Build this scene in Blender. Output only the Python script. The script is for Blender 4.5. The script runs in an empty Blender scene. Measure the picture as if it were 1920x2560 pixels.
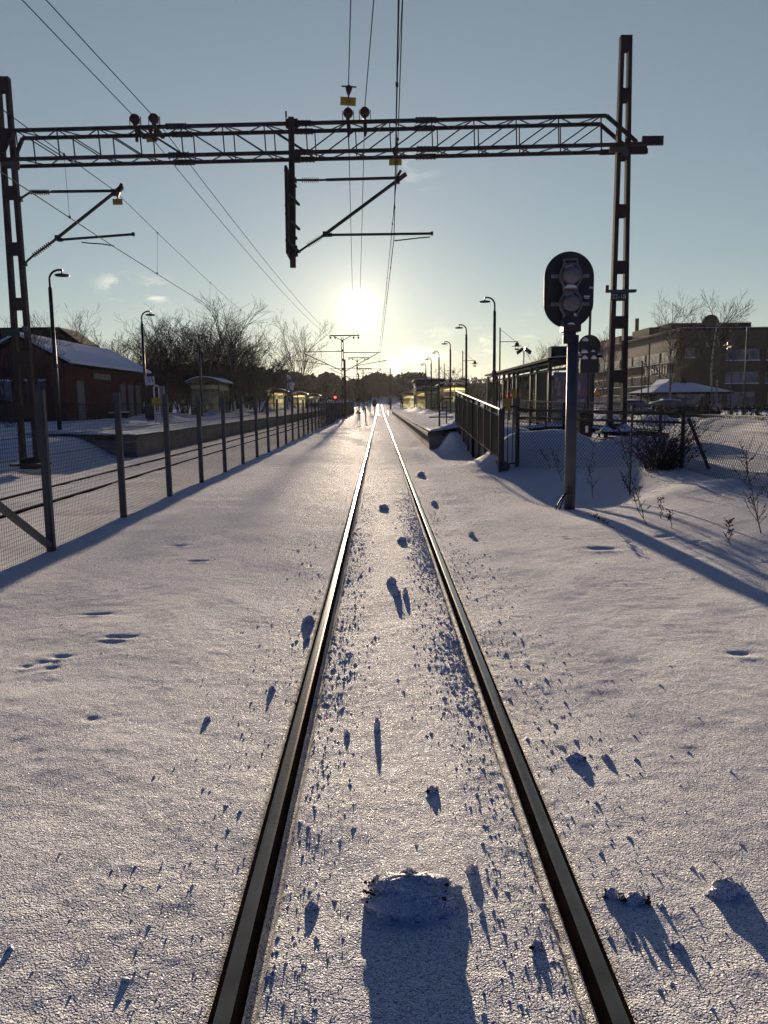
import bpy, math, random
import numpy as np
from mathutils import Vector, Matrix
S=bpy.context.scene; COL=S.collection
rnd=random.Random(7)
# ---------------------------------------------------------------- camera model (metres, Y along the track)
FPX=1950.0; CX,CY,CZ=-0.08,0.0,1.46
PITCH=math.atan(273/FPX); ROLL=math.radians(0.65); YAW=0.0
def basis():
    sp,cp=math.sin(PITCH),math.cos(PITCH); sy,cy=math.sin(YAW),math.cos(YAW)
    return Vector((sy*cp,cy*cp,-sp)),Vector((cy,-sy,0)),Vector((sy*sp,cy*sp,cp))
def ray(x,y):
    F,R,U=basis(); u=x-960; v=1280-y; c,s=math.cos(ROLL),math.sin(ROLL)
    u,v=c*u+s*v,-s*u+c*v
    return F+R*(u/FPX)+U*(v/FPX)
YAW=0.0041
C0=Vector((CX,CY,CZ))
def atY(x,y,Y):
    d=ray(x,y); return C0+d*((Y-CY)/d.y)
def gnd(x,y,z=0.0):
    d=ray(x,y); return C0+d*((z-CZ)/d.z)
DS=1920/1659
def dY(x,y,Y): return atY(x*DS,y*DS,Y)
def dG(x,y,z=0.0): return gnd(x*DS,y*DS,z)
def make_camera():
    F,R,U=basis(); c,s=math.cos(ROLL),math.sin(ROLL)
    R2=R*c-U*s; U2=R*s+U*c
    # a clockwise-rolled camera: image up = U leaned to the right
    cam=bpy.data.cameras.new('camera'); o=bpy.data.objects.new('camera',cam); COL.objects.link(o)
    m=Matrix((R2,U2,-F)).transposed().to_4x4(); m.translation=C0; o.matrix_world=m
    cam.sensor_fit='VERTICAL'; cam.sensor_height=24; cam.lens=24*FPX/2560
    cam.clip_start=0.05; cam.clip_end=6000; S.camera=o
make_camera()
SUN=ray(775*DS,667*DS).normalized()
SEL=math.asin(SUN.z); SAZ=math.atan2(SUN.x,SUN.y)
# ---------------------------------------------------------------- mesh building
class MB:
    def __init__(s): s.v=[]; s.f=[]
    def add(s,vs,fs):
        b=len(s.v); s.v+=[tuple(p) for p in vs]; s.f+=[tuple(i+b for i in f) for f in fs]; return s
    def box(s,c,sz,rz=0.0,tilt=None):
        hx,hy,hz=sz[0]/2,sz[1]/2,sz[2]/2; ca,sa=math.cos(rz),math.sin(rz); vs=[]
        for dz in(-hz,hz):
            for dx,dy in((-hx,-hy),(hx,-hy),(hx,hy),(-hx,hy)):
                vs.append((c[0]+dx*ca-dy*sa,c[1]+dx*sa+dy*ca,c[2]+dz))
        return s.add(vs,[(3,2,1,0),(4,5,6,7),(0,1,5,4),(1,2,6,5),(2,3,7,6),(3,0,4,7)])
    def bar(s,p,q,w,h=None,up=(0,0,1)):
        p=Vector(p); q=Vector(q); h=h or w; d=(q-p).normalized(); u=Vector(up)
        if abs(d.dot(u))>.97: u=Vector((0,1,0))
        a=d.cross(u).normalized()*(w/2); b=a.cross(d).normalized()*(h/2); vs=[]
        for o in(p,q): vs+=[o-a-b,o+a-b,o+a+b,o-a+b]
        return s.add(vs,[(3,2,1,0),(4,5,6,7),(0,1,5,4),(1,2,6,5),(2,3,7,6),(3,0,4,7)])
    def taper(s,p,q,wp,hp,wq,hq):
        # vertical-ish tapered post with rectangular sections in x,y
        vs=[]
        for o,w,h in((p,wp,hp),(q,wq,hq)):
            for dx,dy in((-w/2,-h/2),(w/2,-h/2),(w/2,h/2),(-w/2,h/2)): vs.append((o[0]+dx,o[1]+dy,o[2]))
        return s.add(vs,[(3,2,1,0),(4,5,6,7),(0,1,5,4),(1,2,6,5),(2,3,7,6),(3,0,4,7)])
    def tube(s,pts,r,n=6,cap=True):
        pts=[Vector(p) for p in pts]; k=len(pts); rs=r if isinstance(r,(list,tuple)) else [r]*k
        vs=[]; a=None
        for i,p in enumerate(pts):
            d=(pts[min(i+1,k-1)]-pts[max(i-1,0)])
            d=d.normalized() if d.length>1e-9 else Vector((0,0,1))
            if a is None:
                a=d.orthogonal().normalized()
            else:
                a=(a-d*a.dot(d)); a=a.normalized() if a.length>1e-6 else d.orthogonal().normalized()
            b=d.cross(a)
            for j in range(n):
                t=2*math.pi*j/n; vs.append(p+(a*math.cos(t)+b*math.sin(t))*rs[i])
        fs=[]
        for i in range(k-1):
            for j in range(n):
                j2=(j+1)%n; fs.append((i*n+j,i*n+j2,(i+1)*n+j2,(i+1)*n+j))
        if cap: fs.append(tuple(range(n-1,-1,-1))); fs.append(tuple((k-1)*n+j for j in range(n)))
        return s.add(vs,fs)
    def lathe(s,prof,c,n=16,axis='z'):
        vs=[];k=len(prof)
        for r,z in prof:
            for j in range(n):
                t=2*math.pi*j/n; x,y=r*math.cos(t),r*math.sin(t)
                if axis=='z': vs.append((c[0]+x,c[1]+y,c[2]+z))
                elif axis=='y': vs.append((c[0]+x,c[1]+z,c[2]+y))
                else: vs.append((c[0]+z,c[1]+x,c[2]+y))
        fs=[(i*n+j,i*n+(j+1)%n,(i+1)*n+(j+1)%n,(i+1)*n+j) for i in range(k-1) for j in range(n)]
        fs+=[tuple(range(n-1,-1,-1)),tuple((k-1)*n+j for j in range(n))]
        return s.add(vs,fs)
    def prism(s,poly,ext):
        n=len(poly); e=Vector(ext); vs=[Vector(p) for p in poly]+[Vector(p)+e for p in poly]
        fs=[tuple(range(n-1,-1,-1)),tuple(range(n,2*n))]+[(i,(i+1)%n,n+(i+1)%n,n+i) for i in range(n)]
        return s.add(vs,fs)
    def build(s,name,mat,parent=None,smooth=False,fixn=True):
        me=bpy.data.meshes.new(name); off=Vector(parent_loc(parent))
        me.from_pydata([Vector(p)-off for p in s.v],[],s.f)
        if fixn:
            import bmesh
            b=bmesh.new(); b.from_mesh(me); bmesh.ops.recalc_face_normals(b,faces=b.faces); b.to_mesh(me); b.free()
        if smooth: me.shade_smooth()
        me.materials.append(mat); o=bpy.data.objects.new(name,me); COL.objects.link(o)
        if parent is not None: o.parent=parent
        return o
def parent_loc(p):
    v=Vector((0,0,0))
    while p is not None: v+=p.location; p=p.parent
    return v
def tag(o,label=None,cat=None,group=None,kind=None):
    if label: o['label']=label
    if cat: o['category']=cat
    if group: o['group']=group
    if kind: o['kind']=kind
    return o
def thing(name,label,cat,loc=(0,0,0),group=None):
    o=bpy.data.objects.new(name,None); COL.objects.link(o); o.location=loc; o.empty_display_size=.3
    return tag(o,label,cat,group)
def dup(o,loc=None,rz=None,sc=None,label=None,group=None,parent=None):
    c=o.copy(); COL.objects.link(c)
    if parent is not None: c.parent=parent
    if loc is not None: c.location=loc
    if rz is not None: c.rotation_euler=(0,0,rz)
    if sc is not None: c.scale=sc if isinstance(sc,(tuple,list)) else (sc,)*3
    if label: c['label']=label
    if group: c['group']=group
    for ch in list(o.children): dup(ch,parent=c)
    return c
# ---------------------------------------------------------------- materials
def nodes(name):
    m=bpy.data.materials.new(name); m.use_nodes=True; nt=m.node_tree
    return m,nt,nt.nodes['Principled BSDF']
def mat(name,col,rough=.6,metal=0.0,col2=None,scale=6.0,bump=0.0,bscale=40.0,spec=.5,detail=4.0,lo=.35,hi=.65):
    m,nt,b=nodes(name); N=nt.nodes; L=nt.links
    b.inputs['Roughness'].default_value=rough; b.inputs['Metallic'].default_value=metal
    b.inputs['Specular IOR Level'].default_value=spec
    tc=N.new('ShaderNodeTexCoord'); nz=N.new('ShaderNodeTexNoise'); nz.inputs['Scale'].default_value=scale; nz.inputs['Detail'].default_value=detail
    L.new(tc.outputs['Object'],nz.inputs['Vector'])
    rp=N.new('ShaderNodeValToRGB'); c2=col2 or tuple(x*.72 for x in col)
    rp.color_ramp.elements[0].position=lo; rp.color_ramp.elements[1].position=hi
    rp.color_ramp.elements[0].color=(*c2,1); rp.color_ramp.elements[1].color=(*col,1)
    L.new(nz.outputs['Fac'],rp.inputs['Fac']); L.new(rp.outputs['Color'],b.inputs['Base Color'])
    if bump:
        n2=N.new('ShaderNodeTexNoise'); n2.inputs['Scale'].default_value=bscale; n2.inputs['Detail'].default_value=4
        L.new(tc.outputs['Object'],n2.inputs['Vector'])
        bp=N.new('ShaderNodeBump'); bp.inputs['Strength'].default_value=bump; bp.inputs['Distance'].default_value=.01
        L.new(n2.outputs['Fac'],bp.inputs['Height']); L.new(bp.outputs['Normal'],b.inputs['Normal'])
    return m
GL0,GL1=.011,.12
def snow_mat(name,fine=1.0):
    m,nt,b=nodes(name); N=nt.nodes; L=nt.links
    b.inputs['Roughness'].default_value=.6; b.inputs['Specular IOR Level'].default_value=.02
    tc=N.new('ShaderNodeTexCoord')
    n0=N.new('ShaderNodeTexNoise'); n0.inputs['Scale'].default_value=1.3; n0.inputs['Detail'].default_value=5
    L.new(tc.outputs['Object'],n0.inputs['Vector'])
    rp=N.new('ShaderNodeValToRGB'); rp.color_ramp.elements[0].position=.3; rp.color_ramp.elements[1].position=.7
    rp.color_ramp.elements[0].color=(.80,.81,.85,1); rp.color_ramp.elements[1].color=(.88,.87,.87,1)
    L.new(n0.outputs['Fac'],rp.inputs['Fac']); L.new(rp.outputs['Color'],b.inputs['Base Color'])
    n1=N.new('ShaderNodeTexNoise'); n1.inputs['Scale'].default_value=78; n1.inputs['Detail'].default_value=3; n1.inputs['Roughness'].default_value=.6
    n2=N.new('ShaderNodeTexVoronoi'); n2.inputs['Scale'].default_value=170
    n3=N.new('ShaderNodeTexNoise'); n3.inputs['Scale'].default_value=22; n3.inputs['Detail'].default_value=4
    for n in(n1,n2,n3): L.new(tc.outputs['Object'],n.inputs['Vector'])
    b1=N.new('ShaderNodeBump'); b1.inputs['Strength'].default_value=1.0*fine; b1.inputs['Distance'].default_value=.005
    b2=N.new('ShaderNodeBump'); b2.inputs['Strength'].default_value=1.0*fine; b2.inputs['Distance'].default_value=.005
    b3=N.new('ShaderNodeBump'); b3.inputs['Strength'].default_value=.8*fine; b3.inputs['Distance'].default_value=.016
    L.new(n3.outputs['Fac'],b3.inputs['Height']); L.new(b3.outputs['Normal'],b1.inputs['Normal'])
    crm=N.new('ShaderNodeMapRange'); crm.interpolation_type='SMOOTHSTEP'; crm.inputs['From Min'].default_value=.44; crm.inputs['From Max'].default_value=.72; L.new(n1.outputs['Fac'],crm.inputs['Value']); L.new(crm.outputs['Result'],b1.inputs['Height']); L.new(b1.outputs['Normal'],b2.inputs['Normal'])
    L.new(n2.outputs['Distance'],b2.inputs['Height']); L.new(b2.outputs['Normal'],b.inputs['Normal'])
    # glints: single ice grains with a shiny face
    b.inputs['Specular IOR Level'].default_value=0
    vr=N.new('ShaderNodeTexVoronoi'); vr.inputs['Scale'].default_value=230; L.new(tc.outputs['Object'],vr.inputs['Vector'])
    sp=N.new('ShaderNodeSeparateColor'); L.new(vr.outputs['Color'],sp.inputs['Color'])
    mr=N.new('ShaderNodeMapRange'); mr.inputs['From Min'].default_value=.9; mr.inputs['From Max'].default_value=.97
    mr.inputs['To Min'].default_value=GL0; mr.inputs['To Max'].default_value=GL1
    L.new(sp.outputs['Red'],mr.inputs['Value'])
    gl=N.new('ShaderNodeBsdfGlossy'); gl.inputs['Roughness'].default_value=.45; L.new(b2.outputs['Normal'],gl.inputs['Normal'])
    mx=N.new('ShaderNodeMixShader'); out=[n for n in N if n.type=='OUTPUT_MATERIAL'][0]
    L.new(mr.outputs['Result'],mx.inputs['Fac']); L.new(b.outputs[0],mx.inputs[1]); L.new(gl.outputs[0],mx.inputs[2]); L.new(mx.outputs[0],out.inputs['Surface'])
    return m
M={}
M['snow']=snow_mat('snow')
M['snow_soft']=snow_mat('snow_soft',.35)
M['steel']=mat('dark_weathered_steel',(.045,.028,.024),.8,.0,(.022,.014,.012),3,.15,30)
M['galv']=mat('galvanised_steel',(.08,.082,.09),.55,.2,(.055,.057,.062),5,.1,30)
M['black']=mat('black_painted_metal',(.012,.012,.013),.45,0,(.007,.007,.008),8)
M['wire']=mat('overhead_wire',(.022,.02,.02),.75,0,spec=.2)
M['mesh']=mat('fence_wire',(.02,.021,.023),.7,.0,spec=.2)
M['rail_top']=mat('polished_rail_head',(.24,.195,.16),.12,.95,(.18,.145,.12),9,.05,90)
M['rail_side']=mat('rusty_rail_side',(.016,.011,.009),.85,0,(.008,.006,.005),14,0,25,spec=0)
M['concrete']=mat('platform_concrete',(.17,.16,.155),.9,0,(.10,.095,.09),2.2,.3,18)
M['concrete_dark']=mat('dark_concrete',(.12,.115,.115),.9,0,(.07,.07,.07),2.2,.3,18)
M['red_wood']=mat('red_painted_boards',(.15,.038,.03),.8,0,(.105,.026,.021),3)
M['door']=mat('grey_door_paint',(.17,.16,.15),.6)
M['roof_dark']=mat('dark_roof_felt',(.012,.011,.011),.95,spec=.1)
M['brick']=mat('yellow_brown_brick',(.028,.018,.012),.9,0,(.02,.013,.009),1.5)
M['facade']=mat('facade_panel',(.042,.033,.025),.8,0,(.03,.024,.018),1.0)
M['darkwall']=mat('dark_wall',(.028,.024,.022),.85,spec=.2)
M['winframe']=mat('window_frame',(.16,.155,.15),.6)
M['glassdark']=mat('window_glass',(.17,.165,.15),.12,0,(.018,.02,.025),.45,spec=.8,detail=1,lo=.50,hi=.53)
M['yellow']=mat('yellow_sign_paint',(.45,.29,.02),.5,0,(.34,.21,.015),8)
M['sign_ink']=mat('sign_ink_black',(.012,.012,.012),.7)
M['green_plate']=mat('green_number_plate',(.012,.045,.022),.45)
M['white_ink']=mat('white_lettering',(.62,.6,.5),.6)
M['white']=mat('white_paint',(.7,.7,.7),.5)
M['grey']=mat('grey_paint',(.2,.21,.22),.5)
M['bark']=mat('dark_bark',(.04,.03,.026),.9,0,(.02,.015,.013),4)
M['birch']=mat('birch_bark',(.30,.28,.26),.85,0,(.04,.035,.03),5,lo=.42,hi=.5)
M['twig']=mat('bare_twigs',(.032,.023,.021),.9,0,(.02,.014,.013),4)
M['needle']=mat('conifer_needles',(.035,.05,.026),.85,0,(.018,.028,.016),.7)
M['weed']=mat('dry_weed_stalk',(.045,.032,.022),.9)
M['insul']=mat('brown_porcelain',(.06,.016,.012),.55)
M['signalback']=mat('signal_backboard',(.022,.018,.018),.55)
M['greycast']=mat('grey_cast_housing',(.20,.195,.19),.7,0,(.14,.135,.13),12)
M['poster']=mat('poster_print',(.20,.10,.08),.35,0,(.06,.09,.13),2.3,detail=1)
M['poster_blue']=mat('poster_blue_print',(.26,.28,.08),.35,0,(.04,.05,.22),3,detail=1)
M['cloth']=mat('dark_winter_clothing',(.014,.014,.018),.9)
M['skin']=mat('skin',(.35,.2,.15),.6)
M['carpaint']=mat('silver_car_paint',(.28,.29,.31),.3,.5)
M['carpaint2']=mat('dark_car_paint',(.035,.04,.055),.3,.3)
M['rubber']=mat('tyre_rubber',(.015,.015,.015),.8)
M['flag']=mat('blue_white_flag',(.55,.56,.62),.8,0,(.10,.14,.42),2.0,detail=0,lo=.48,hi=.5)
M['dirt']=mat('brown_ballast_dirt',(.05,.033,.022),.95,0,(.025,.017,.012),30)
def glass_mat():
    m,nt,b=nodes('shelter_glass'); N=nt.nodes; L=nt.links
    for l in list(nt.links): nt.links.remove(l)
    out=[n for n in N if n.type=='OUTPUT_MATERIAL'][0]
    tr=N.new('ShaderNodeBsdfTransparent'); tr.inputs['Color'].default_value=(.80,.82,.78,1)
    gl=N.new('ShaderNodeBsdfGlossy'); gl.inputs['Roughness'].default_value=.06; gl.inputs['Color'].default_value=(.8,.85,.85,1)
    df=N.new('ShaderNodeBsdfTranslucent'); df.inputs['Color'].default_value=(.80,.78,.62,1)
    tc=N.new('ShaderNodeTexCoord'); nz=N.new('ShaderNodeTexNoise'); nz.inputs['Scale'].default_value=1.6; nz.inputs['Detail'].default_value=5
    L.new(tc.outputs['Object'],nz.inputs['Vector'])
    mr=N.new('ShaderNodeMapRange'); mr.inputs['From Min'].default_value=.35; mr.inputs['From Max'].default_value=.75; mr.inputs['To Min'].default_value=.10; mr.inputs['To Max'].default_value=.6
    L.new(nz.outputs['Fac'],mr.inputs['Value'])
    m1=N.new('ShaderNodeMixShader'); L.new(mr.outputs['Result'],m1.inputs['Fac']); L.new(tr.outputs[0],m1.inputs[1]); L.new(df.outputs[0],m1.inputs[2])
    lw=N.new('ShaderNodeLayerWeight'); lw.inputs['Blend'].default_value=.25
    m2=N.new('ShaderNodeMixShader'); L.new(lw.outputs['Fresnel'],m2.inputs['Fac']); L.new(m1.outputs[0],m2.inputs[1]); L.new(gl.outputs[0],m2.inputs[2])
    L.new(m2.outputs[0],out.inputs['Surface']); return m
M['glass']=glass_mat()
M['frost']=mat('frosted_pane',(.7,.66,.5),.5)
_b=M['frost'].node_tree.nodes['Principled BSDF']; _b.inputs['Transmission Weight'].default_value=.0
def frosted():
    m=M['frost']; nt=m.node_tree; N=nt.nodes; t=N.new('ShaderNodeBsdfTranslucent'); t.inputs['Color'].default_value=(.9,.84,.62,1)
    mx=N.new('ShaderNodeMixShader'); mx.inputs['Fac'].default_value=.75; out=[n for n in N if n.type=='OUTPUT_MATERIAL'][0]
    nt.links.new(N['Principled BSDF'].outputs[0],mx.inputs[1]); nt.links.new(t.outputs[0],mx.inputs[2]); nt.links.new(mx.outputs[0],out.inputs['Surface'])
frosted()
def emit_mat(name,col,st):
    m,nt,b=nodes(name); b.inputs['Emission Color'].default_value=(*col,1); b.inputs['Emission Strength'].default_value=st
    b.inputs['Base Color'].default_value=(*col,1); return m
M['redlamp']=emit_mat('red_signal_lamp',(1,.03,.03),6)
# ---------------------------------------------------------------- world and sun
def world():
    w=bpy.data.worlds.new('World'); S.world=w; w.use_nodes=True; nt=w.node_tree; N=nt.nodes; L=nt.links
    for n in list(N): N.remove(n)
    out=N.new('ShaderNodeOutputWorld')
    sky=N.new('ShaderNodeTexSky'); sky.sky_type='NISHITA'; sky.sun_disc=False; sky.sun_elevation=SEL; sky.sun_rotation=SAZ
    sky.altitude=20; sky.air_density=1.0; sky.dust_density=DUST; sky.ozone_density=1.2
    bg=N.new('ShaderNodeBackground'); bg.inputs['Strength'].default_value=SKY_STR
    hs=N.new('ShaderNodeHueSaturation'); hs.inputs['Saturation'].default_value=SKY_SAT
    L.new(sky.outputs[0],hs.inputs['Color'])
    # aureole round the sun and the thin clouds, as functions of direction only
    tc=N.new('ShaderNodeTexCoord'); dirn=N.new('ShaderNodeVectorMath'); dirn.operation='NORMALIZE'; L.new(tc.outputs['Generated'],dirn.inputs[0])
    def math_(op,a,b=None):
        n=N.new('ShaderNodeMath'); n.operation=op
        for i,x in enumerate((a,b)):
            if x is None: continue
            if isinstance(x,(int,float)): n.inputs[i].default_value=x
            else: L.new(x,n.inputs[i])
        return n.outputs[0]
    def angle(v):
        d=N.new('ShaderNodeVectorMath'); d.operation='DOT_PRODUCT'; L.new(dirn.outputs[0],d.inputs[0]); d.inputs[1].default_value=v
        return math_('ARCCOSINE',math_('MINIMUM',d.outputs['Value'],1.0))
    th=angle(SUN)
    fr=N.new('ShaderNodeMapRange'); fr.interpolation_type='SMOOTHSTEP'; L.new(th,fr.inputs['Value'])
    fr.inputs['From Min'].default_value=math.radians(35); fr.inputs['From Max'].default_value=math.radians(100)
    tint=N.new('ShaderNodeMix'); tint.data_type='RGBA'; L.new(fr.outputs['Result'],tint.inputs['Factor'])
    tint.inputs[6].default_value=(.93,1.0,1.08,1); tint.inputs[7].default_value=BACK
    mul=N.new('ShaderNodeMix'); mul.data_type='RGBA'; mul.blend_type='MULTIPLY'; mul.inputs['Factor'].default_value=1
    L.new(hs.outputs[0],mul.inputs[6]); L.new(tint.outputs[2],mul.inputs[7]); L.new(mul.outputs[2],bg.inputs['Color'])
    def gauss(t,s): q=math_('DIVIDE',t,s); return math_('EXPONENT',math_('MULTIPLY',math_('MULTIPLY',q,q),-1.0))
    def expo(t,s): return math_('EXPONENT',math_('MULTIPLY',math_('DIVIDE',t,s),-1.0))
    core=math_('MULTIPLY',gauss(th,math.radians(.68)),6.0)
    halo=math_('MULTIPLY',expo(th,math.radians(2.8)),HALO)
    wide=math_('MULTIPLY',expo(th,math.radians(14)),WIDE)
    def bgnode(col,fac):
        b=N.new('ShaderNodeBackground'); b.inputs['Color'].default_value=(*col,1)
        if isinstance(fac,(int,float)): b.inputs['Strength'].default_value=fac
        else: L.new(fac,b.inputs['Strength'])
        return b.outputs[0]
    def addsh(a,b):
        n=N.new('ShaderNodeAddShader'); L.new(a,n.inputs[0]); L.new(b,n.inputs[1]); return n.outputs[0]
    sh=addsh(bg.outputs[0],bgnode((1,.93,.78),core))
    sh=addsh(sh,bgnode((1,.84,.55),halo)); sh=addsh(sh,bgnode((1,.86,.66),wide))
    # even cool veil of the front sky: fades away from the sun side
    sp=N.new('ShaderNodeSeparateXYZ'); L.new(dirn.outputs[0],sp.inputs[0])
    mr=N.new('ShaderNodeMapRange'); mr.interpolation_type='SMOOTHSTEP'; L.new(th,mr.inputs['Value'])
    mr.inputs['From Min'].default_value=math.radians(15); mr.inputs['From Max'].default_value=math.radians(100); mr.inputs['To Min'].default_value=VEIL; mr.inputs['To Max'].default_value=0
    up=N.new('ShaderNodeMapRange'); up.interpolation_type='SMOOTHSTEP'; L.new(sp.outputs['Z'],up.inputs['Value'])
    up.inputs['From Min'].default_value=-.02; up.inputs['From Max'].default_value=.02
    sh=addsh(sh,bgnode((.50,.66,.78),math_('MULTIPLY',mr.outputs['Result'],up.outputs['Result'])))
    # cloud streaks low beside the sun
    mp=N.new('ShaderNodeMapping'); mp.inputs['Scale'].default_value=(26,26,70); mp.inputs['Rotation'].default_value=(0,math.radians(-14),0)
    L.new(dirn.outputs[0],mp.inputs['Vector'])
    nz=N.new('ShaderNodeTexNoise'); nz.inputs['Scale'].default_value=1.0; nz.inputs['Detail'].default_value=6; nz.inputs['Roughness'].default_value=.6; nz.inputs['Distortion'].default_value=.4
    L.new(mp.outputs[0],nz.inputs['Vector'])
    cm=N.new('ShaderNodeMapRange'); cm.interpolation_type='SMOOTHSTEP'; cm.inputs['From Min'].default_value=.46; cm.inputs['From Max'].default_value=.68
    L.new(nz.outputs['Fac'],cm.inputs['Value'])
    spots=None
    for (x,y,r,st) in((1030,925,1.9,1.0),(1085,915,2.2,.9),(985,935,1.3,.8),(1215,880,1.0,.5),(1195,850,.6,.8),(1325,818,.7,.9),(287,722,.9,1.1),(382,737,1.0,1.0),(1035,420,1.3,.35),(700,960,2.0,.3)):
        g=math_('MULTIPLY',gauss(angle(ray(x,y).normalized()),math.radians(r)),st)
        spots=g if spots is None else math_('ADD',spots,g)
    sh=addsh(sh,bgnode((1,.80,.55),math_('MULTIPLY',math_('MULTIPLY',cm.outputs['Result'],spots),CLOUD)))
    L.new(sh,out.inputs['Surface'])
BACK=(.09,.26,.93,1); SKY_STR=.039; SKY_SAT=.62; HALO=.38; WIDE=.03; VEIL=.043; CLOUD=.25; DUST=.05
SUN_STR=5.0; EXPO=1.0
world()
sl=bpy.data.lights.new('sun','SUN'); sl.energy=SUN_STR; sl.angle=math.radians(.55); sl.color=(1,.80,.585)
so=bpy.data.objects.new('sun',sl); COL.objects.link(so); so.rotation_euler=SUN.to_track_quat('Z','Y').to_euler(); so.location=SUN*50
S.view_settings.view_transform='Standard'; S.view_settings.look='None'; S.view_settings.exposure=EXPO; S.view_settings.gamma=1
S.view_settings.use_curve_mapping=False
S.render.engine='CYCLES'; S.cycles.max_bounces=6; S.cycles.transparent_max_bounces=24; S.cycles.use_denoising=True; S.cycles.denoiser='OPENIMAGEDENOISE'; S.cycles.denoising_prefilter='NONE'; S.cycles.denoising_input_passes='RGB_ALBEDO_NORMAL'; S.cycles.sample_clamp_indirect=3
# ---------------------------------------------------------------- ground
def vnoise(x,y,seed=0):
    xi=np.floor(x).astype(np.int64); yi=np.floor(y).astype(np.int64); fx=x-xi; fy=y-yi
    fx=fx*fx*fx*(fx*(fx*6-15)+10); fy=fy*fy*fy*(fy*(fy*6-15)+10)
    def h(i,j):
        n=(i*374761393+j*668265263+seed*974634777)&0x7fffffff
        n=((n^(n>>13))*1274126177)&0x7fffffff
        n=((n^(n>>16))*1911520717)&0x7fffffff
        return (n^(n>>15))/0x7fffffff*2-1.0
    a=h(xi,yi);b=h(xi+1,yi);c=h(xi,yi+1);d=h(xi+1,yi+1)
    return (a+(b-a)*fx)+((c+(d-c)*fx)-(a+(b-a)*fx))*fy
def sst(t): t=np.clip(t,0,1); return t*t*(3-2*t)
def gs(x,y,cx,cy,sx,sy,a): return a*np.exp(-((x-cx)/sx)**2-((y-cy)/sy)**2)
RX=.474
KS=1.083
def hbase(x,y):
    x=np.asarray(x,float); y=np.asarray(y,float)/KS; ax=np.abs(x)
    z=-.040+.045*sst((ax-.55)/1.2)-.035*np.exp(-((x+5.72)/.95)**4)
    # far rise of the line
    z=z+.018*np.clip(y-125,0,80)+.03*np.clip(y-205,0,400)
    # right-hand verge, fence strip and street level
    near=sst((y-2.5)/5)
    z=z+.30*sst((x-2.2)/2.4)*near*sst((60-y)/30)+.20*sst((x-4.6)/1.5)*near*(1-sst((x-6.3)/1.5))-.26*sst((x-6.3)/1.5)*near*sst((60-y)/30)
    z=z+gs(x,y,3.5,16.5,1.15,1.1,.41)+gs(x,y,2.75,15.9,.55,.8,.34)-gs(x,y,2.9,11.6,.9,1.9,.13)+gs(x,y,5.0,14.8,1.0,.8,.36)+gs(x,y,5.9,13.4,.7,.8,.16)+gs(x,y,3.3,15.8,.8,.8,.15)+gs(x,y,4.15,16.0,.75,.8,.20)-gs(x,y,3.3,10.6,.8,1.3,.08)
    z=z+gs(x,y,4.6,9.6,1.0,.5,.08)
    # heap at the end of the right platform
    z=z+.52*sst((x-1.62)/.55)*sst((y-18.6)/4.0)*sst((26-y)/2.5)*sst((5.6-x)/2)
    # cleared ridge on the far side of the street
    rr=12.6+2.6*sst((47-y)/19)
    z=z+.55*np.exp(-((x-rr)/1.1)**2)*sst((y-16)/6)*sst((85-y)/10)*(1+.30*vnoise(x*1.0+3,y*.6,5)+.22*vnoise(x*2.2,y*1.6,6))+.03*vnoise(x*1.5,y*.35,14)*sst((x-6.5)/1)*sst((13-x)/1)
    # left: bank against the platform end, ground behind the left track
    lf=sst((-7.3-x)/1.6)
    z=z+lf*(.16+.44*sst((y-15.5)/5.0))+.16*sst((-9-x)/3)*lf
    z=z+gs(x,y,-9.3,18.5,1.3,1.2,.12)
    # pit and heap by the second mast
    return z
def hfine(x,y):
    ax=np.abs(x); tr=np.exp(-((ax-.36)/.16)**2)+.8*np.exp(-((ax-.75)/.2)**2)*(x>0)+.35*np.exp(-((ax-.72)/.2)**2)*(x<0)
    clump=.5+.5*vnoise(x*1.1+9,y*.55,21)
    z=.010*vnoise(x*1.2,y*.8,1)+.006*vnoise(x*3.1,y*2.2,2)+.0018*vnoise(x*9,y*9,3)+.0011*vnoise(x*22,y*20,4)
    r=vnoise(x*16,y*13,7); r2=vnoise(x*34,y*28,8)
    rough=np.clip(r-.4,0,1)*.007+np.clip(r2-.2,0,1)*.009
    z=z+rough*tr*clump*sst((40-y)/20)*(.25+.75*sst((y-2.2)/2.5))+ .0025*np.clip(vnoise(x*26,y*22,9)-.35,0,1)
    # flangeway beside each rail head
    for s in(-1,1):
        z=z-.045*np.exp(-((x-s*(RX-.045))/.024)**4)-.02*np.exp(-((x-s*(RX+.03))/.022)**4)
    return z
MARKS=[]   # dents (x,y,sx,sy,depth)
for (u,v,l,w,dp) in((210,1327,.17,.03,.012),(260,1380,.16,.028,.014),(430,1213,.2,.04,.014),(95,1432,.10,.04,.010),(135,1420,.1,.03,.011),(60,1440,.08,.03,.010),(388,1180,.25,.05,.013),(110,1445,.08,.03,.01),(195,1555,.06,.03,.007),(1600,1412,.16,.04,.012),(1300,1185,.28,.07,.022),(1220,1160,.1,.04,.010),(1500,1187,.2,.04,.014),(1440,1170,.22,.06,.016),(1480,1213,.2,.05,.012)):
    p=dG(u,v); MARKS.append((p.x,p.y,l,w,dp))
def height(x,y):
    z=hbase(x,y)+hfine(x,y)
    for (cx,cy,l,w,dp) in MARKS:
        z=z-gs(x,y,cx,cy,l/2,w,dp)+gs(x,y,cx,cy-w*2.2,l/2,w,dp*.5)
    z=z-gs(x,y,-3.0,38.4,.9,.9,.26)+gs(x,y,-3.0,37.0,1.0,.35,.10)+gs(x,y,-3.4,66,.9,4.0,.16)
    z=z+.05*np.exp(-((y-72-1.0*vnoise(x*.4,x*0,3))/.6)**2)*sst((2-np.abs(x))/1)
    return z
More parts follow.
